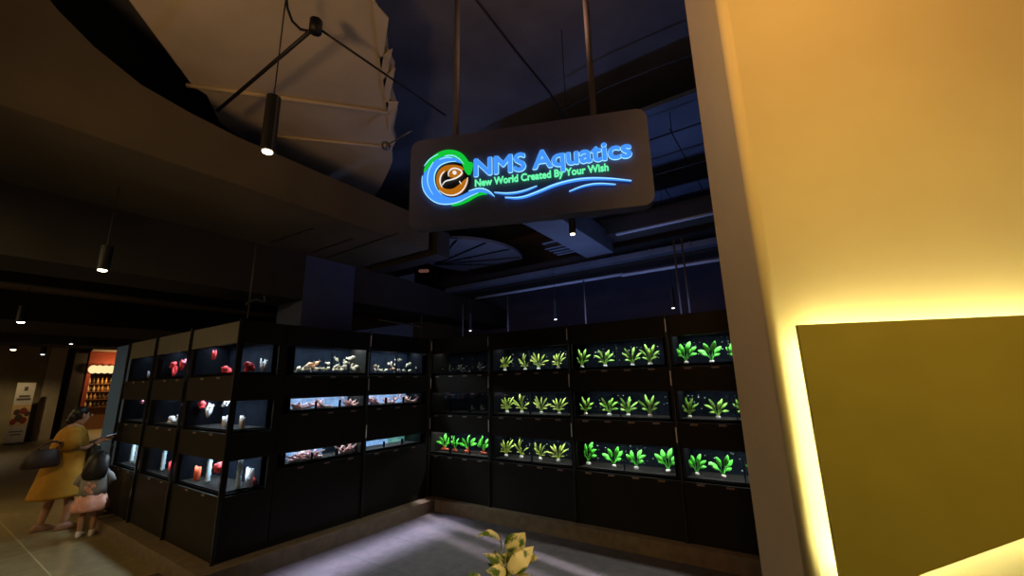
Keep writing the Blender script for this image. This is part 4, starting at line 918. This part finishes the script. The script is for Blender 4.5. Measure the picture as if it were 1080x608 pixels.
for sx in (1, -1): MB().tube([(sx*.07, 0, .655), (sx*.115, .01, .60), (sx*.14, .02, .54)], [.04, .046, .042], 14).obj('sleeve', M_grey, ch, smooth=True)
pr = MB()
for (x, z, s) in ((-.02, .48, .024), (-.045, .51, .020), (.01, .52, .024), (-.03, .55, .018), (.0, .455, .018)): pr.ball((x, -.083, z), s, .006, s*1.2, 2)
pr.obj('shirt_print', M_pink, ch, smooth=True, label='pink blotch on the back of the shirt')
sk = MB(); sk.rings([(0, 0, .27, .165, .14), (0, 0, .30, .155, .13), (0, 0, .33, .155, .13), (0, 0, .36, .135, .11), (0, 0, .43, .11, .085)], 42, wob=.07); sk.obj('skirt', M_pink, ch, smooth=True)
for sx in (1, -1): MB().rings([(sx*.05, .025, 0, .030, .068), (sx*.05, .025, .02, .031, .07), (sx*.05, .015, .045, .027, .05), (sx*.05, .0, .06, .024, .028)], 14).obj('shoe', M_white, ch, smooth=True)

# ================================================================== PLANT IN THE FOREGROUND
pc = onZ(532, 604, .72); PB = Vector((pc.x, pc.y, 0))
pp_ = thing('potted_plant', 'yellow-green leafy plant rising at the bottom of the view before the shop floor', 'plant', (pc.x, pc.y, 0))
MB().rings([(0, 0, 0, .12, .12), (0, 0, .02, .125, .125), (0, 0, .30, .155, .155), (0, 0, .30, .14, .14), (0, 0, .27, .135, .135)], 24).obj('pot', mat('dark_pot', (.04, .035, .03, 1), .5), pp_, smooth=True)
G_pl = mat('variegated_leaf', (.08, .14, .02, 1), .45, scale=16, col2=(.80, .68, .36, 1))
G_pl.node_tree.nodes['Color Ramp'].color_ramp.elements[0].position = .42; G_pl.node_tree.nodes['Color Ramp'].color_ramp.elements[1].position = .52
G_pl2 = mat('dark_green_leaf', (.05, .09, .02, 1), .45, scale=14, col2=(.25, .26, .05, 1))
nv = -Vector((R_.cross(Vector((0, 0, 1)))))   # across the line of sight
vd = Vector((pc.x, pc.y, 0)).normalized()
def lp(x, y, dd=0): 
    q = onP(490+x/10.48, 550+y/10.48, PB + vd*dd, vd); return q - PB
stems = MB()
def pleaf(bx, by, tx, ty, wpx_, dd=0, dd2=0, m=G_pl, bend=.12, tilt=.4):
    wpx = wpx_*1.0; a, e = lp(bx, by, dd), lp(tx, ty, dd2); sc_ = (lp(500, 500)-lp(600, 500)).length/100
    MB().leaf(a, e, wpx*sc_, (-vd.x+random.uniform(-.5, .5), -vd.y+random.uniform(-.5, .5), tilt), bend, 16, .34, True).obj('leaf', m, pp_, smooth=True, solid=.0012)
    rt = Vector((0, 0, .45)); stems.tube([rt, (rt+a)*.5+Vector((0, 0, .06)), a], [.006, .0045, .003], 7)
pleaf(400, 215, 130, 180, 110, .02, -.02, tilt=1.2)
pleaf(455, 315, 665, 120, 215, 0, .04)
pleaf(490, 585, 775, 290, 190, -.04, .0)
pleaf(440, 520, 205, 368, 110, 0, .0)
pleaf(420, 480, 320, 325, 120, .02, .03)
pleaf(400, 470, 470, 350, 90, .05, .05)
pleaf(470, 470, 640, 260, 150, .06, .10, G_pl2)
pleaf(460, 620, 225, 560, 150, -.05, -.08, tilt=1)
pleaf(400, 600, 250, 470, 100, .04, .02, G_pl2)
pleaf(690, 440, 808, 400, 80, .0, .03)
pleaf(180, 690, 40, 585, 110, -.03, 0, tilt=1)
pleaf(440, 640, 560, 480, 120, .03, .05, G_pl2)
pleaf(560, 680, 720, 590, 120, -.06, -.05)
stems.tube([(0, 0, .27), (0, 0, .5)], .012, 8); stems.obj('stems', mat('green_stem', (.25, .25, .06, 1), .6), pp_, smooth=True)

# prototypes of plants that were never placed are removed
for s in protos.values():
    if s.name not in used:
        for k in KIDS[s.name]: bpy.data.objects.remove(k)
        bpy.data.objects.remove(s)
